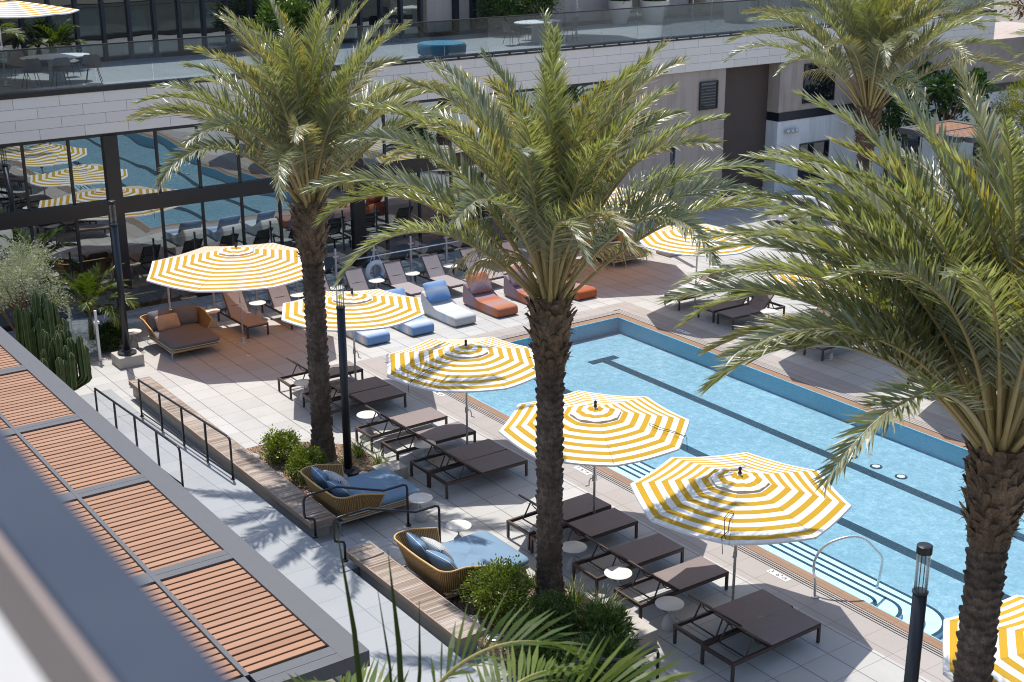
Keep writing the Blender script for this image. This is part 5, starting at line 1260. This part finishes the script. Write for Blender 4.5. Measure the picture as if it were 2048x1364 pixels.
# foreground palm whose leaves rise at the bottom edge
FX, FY, FZ = -6.40, 3.72, 6.42
t = thing('foreground_palm', 'palm below the camera with glossy leaves rising at the bottom edge', 'palm', (FX, FY, FZ), 0)
MB().tube([(0, 0, -6.5), (.02, 0, -3), (0, 0, 0)], [.14, .11, .08], 12).build('trunk', M['bark'], t, True)
rt = math.atan2(.82, .58)     # azimuth pointing right in the photograph
for i, (az, el, dr, L, pr, lm, off, tw, zz) in enumerate(((rt + .25, 75, 122, 1.45, 20, .56, (-.02, -.02, -.06), .1, 0), (rt - .15, 55, 70, 1.3, 20, .54, (.30, .42, -.12), -.35, 0), (rt + PI + .4, 80, 190, .95, 26, .30, (-.20, -.29, .0), .3, 0),
        (rt + .8, 52, 90, 1.3, 24, .5, (.12, .17, -.35), .2, 0), (rt - 1.2, 50, 95, 1.3, 24, .45, (.05, .05, -.45), 0, 0), (rt + 2.2, 50, 90, 1.3, 24, .45, (0, .05, -.5), 0, 0))):
    f = frond_mesh(L, az, el, dr, tw, per=pr, s0=.22, lmax=lm, wid=.031, vang=26, jit=4, a0=58, a1=28, hue=.35 + .3 * (i % 2), dry=.06, sag=.18, seed=900 + i, off=.03, r0=.020, power=1.15)
    f.build('frond', [M['kentia'], M['rachis']], t, False, off)
for i, (o, tp, w) in enumerate((((-.16, -.25, -.2), (-.28, -.33, 1.42), .022), ((-.02, -.06, -.2), (-.06, -.10, 1.27), .024), ((.02, -.02, -.2), (.045, .05, .92), .016), ((-.05, -.1, -.2), (-.12, -.15, 1.0), .012))):
    o, tp = Vector(o), Vector(tp); mb = MB(); mb.tint = []
    mid = o.lerp(tp, .55) + Vector((.01, .02, 0)); mb.tube([o, o.lerp(mid, .5), mid, mid.lerp(tp, .5), tp], [w * .8, w, w * .8, w * .45, .002], 6); mb.tint = [(0, .4, 0)] * len(mb.v)
    mb.build('spear_leaf', M['kentia'], t, True)

# wings of the hotel on our side of the court, seen only as reflections
O = thing('opposite_wing', 'warm stucco hotel wing mirrored in the dark windows across the court', 'building', (0, 0, 0))
ob_ = MB(); ob_.box(14, 20, -8, 60, -.5, 16); ob_.build('wall', M['opposite'], O)
for k in range(12):
    for zf in (1.0, 4.6, 8.2, 11.8):
        y = -4 + k * 5; MB().box(13.96, 14.02, y, y + 2.6, zf, zf + 2.2).build('window', M['window'], O)

# ------------------------------------------------------------------ light, sky, camera
SUN_EL, SUN_AZ = rad(67), rad(164)
sd = Vector((math.cos(SUN_EL) * math.cos(SUN_AZ), math.cos(SUN_EL) * math.sin(SUN_AZ), math.sin(SUN_EL)))
sl = bpy.data.lights.new('sun', 'SUN'); sl.energy = 3.5; sl.angle = rad(.53); sl.color = (1, .965, .915)
so = bpy.data.objects.new('sun', sl); COL.objects.link(so); so.rotation_euler = sd.to_track_quat('Z', 'Y').to_euler()
wd = bpy.data.worlds.new('World'); sc.world = wd; wd.use_nodes = True; wt = wd.node_tree
sky = wt.nodes.new('ShaderNodeTexSky'); sky.sky_type = 'NISHITA'; sky.sun_disc = False; sky.sun_elevation = SUN_EL; sky.sun_rotation = PI / 2 - SUN_AZ
wt.links.new(sky.outputs[0], wt.nodes['Background'].inputs[0]); wt.nodes['Background'].inputs[1].default_value = .15
cam = bpy.data.cameras.new('camera'); co = bpy.data.objects.new('camera', cam); COL.objects.link(co); sc.camera = co
yaw, pit, rol = rad(144.80157684), rad(18.53452998), rad(-0.31670585)
F = Vector((math.cos(yaw) * math.cos(pit), math.sin(yaw) * math.cos(pit), -math.sin(pit))); Rv = Vector((math.sin(yaw), -math.cos(yaw), 0)); Uv = Rv.cross(F)
Rv, Uv = Rv * math.cos(rol) + Uv * math.sin(rol), Uv * math.cos(rol) - Rv * math.sin(rol)
mw = Matrix((Rv, Uv, -F)).transposed().to_4x4(); mw.translation = (0, 0, 11.5); co.matrix_world = mw
cam.sensor_width = 36; cam.lens = 2684.839 / 2048 * 36; cam.clip_end = 1500; cam.clip_start = .05
cam.dof.use_dof = True; cam.dof.focus_distance = 23; cam.dof.aperture_fstop = 3.0
sc.view_settings.view_transform = 'Standard'; sc.view_settings.look = 'None'; sc.view_settings.gamma = 1; sc.view_settings.exposure = .63
sc.cycles.filter_width = 1.05; sc.cycles.max_bounces = 8; sc.cycles.transparent_max_bounces = 12; sc.cycles.glossy_bounces = 4; sc.cycles.diffuse_bounces = 3
sc.cycles.caustics_reflective = False; sc.cycles.caustics_refractive = False; sc.cycles.sample_clamp_indirect = 6
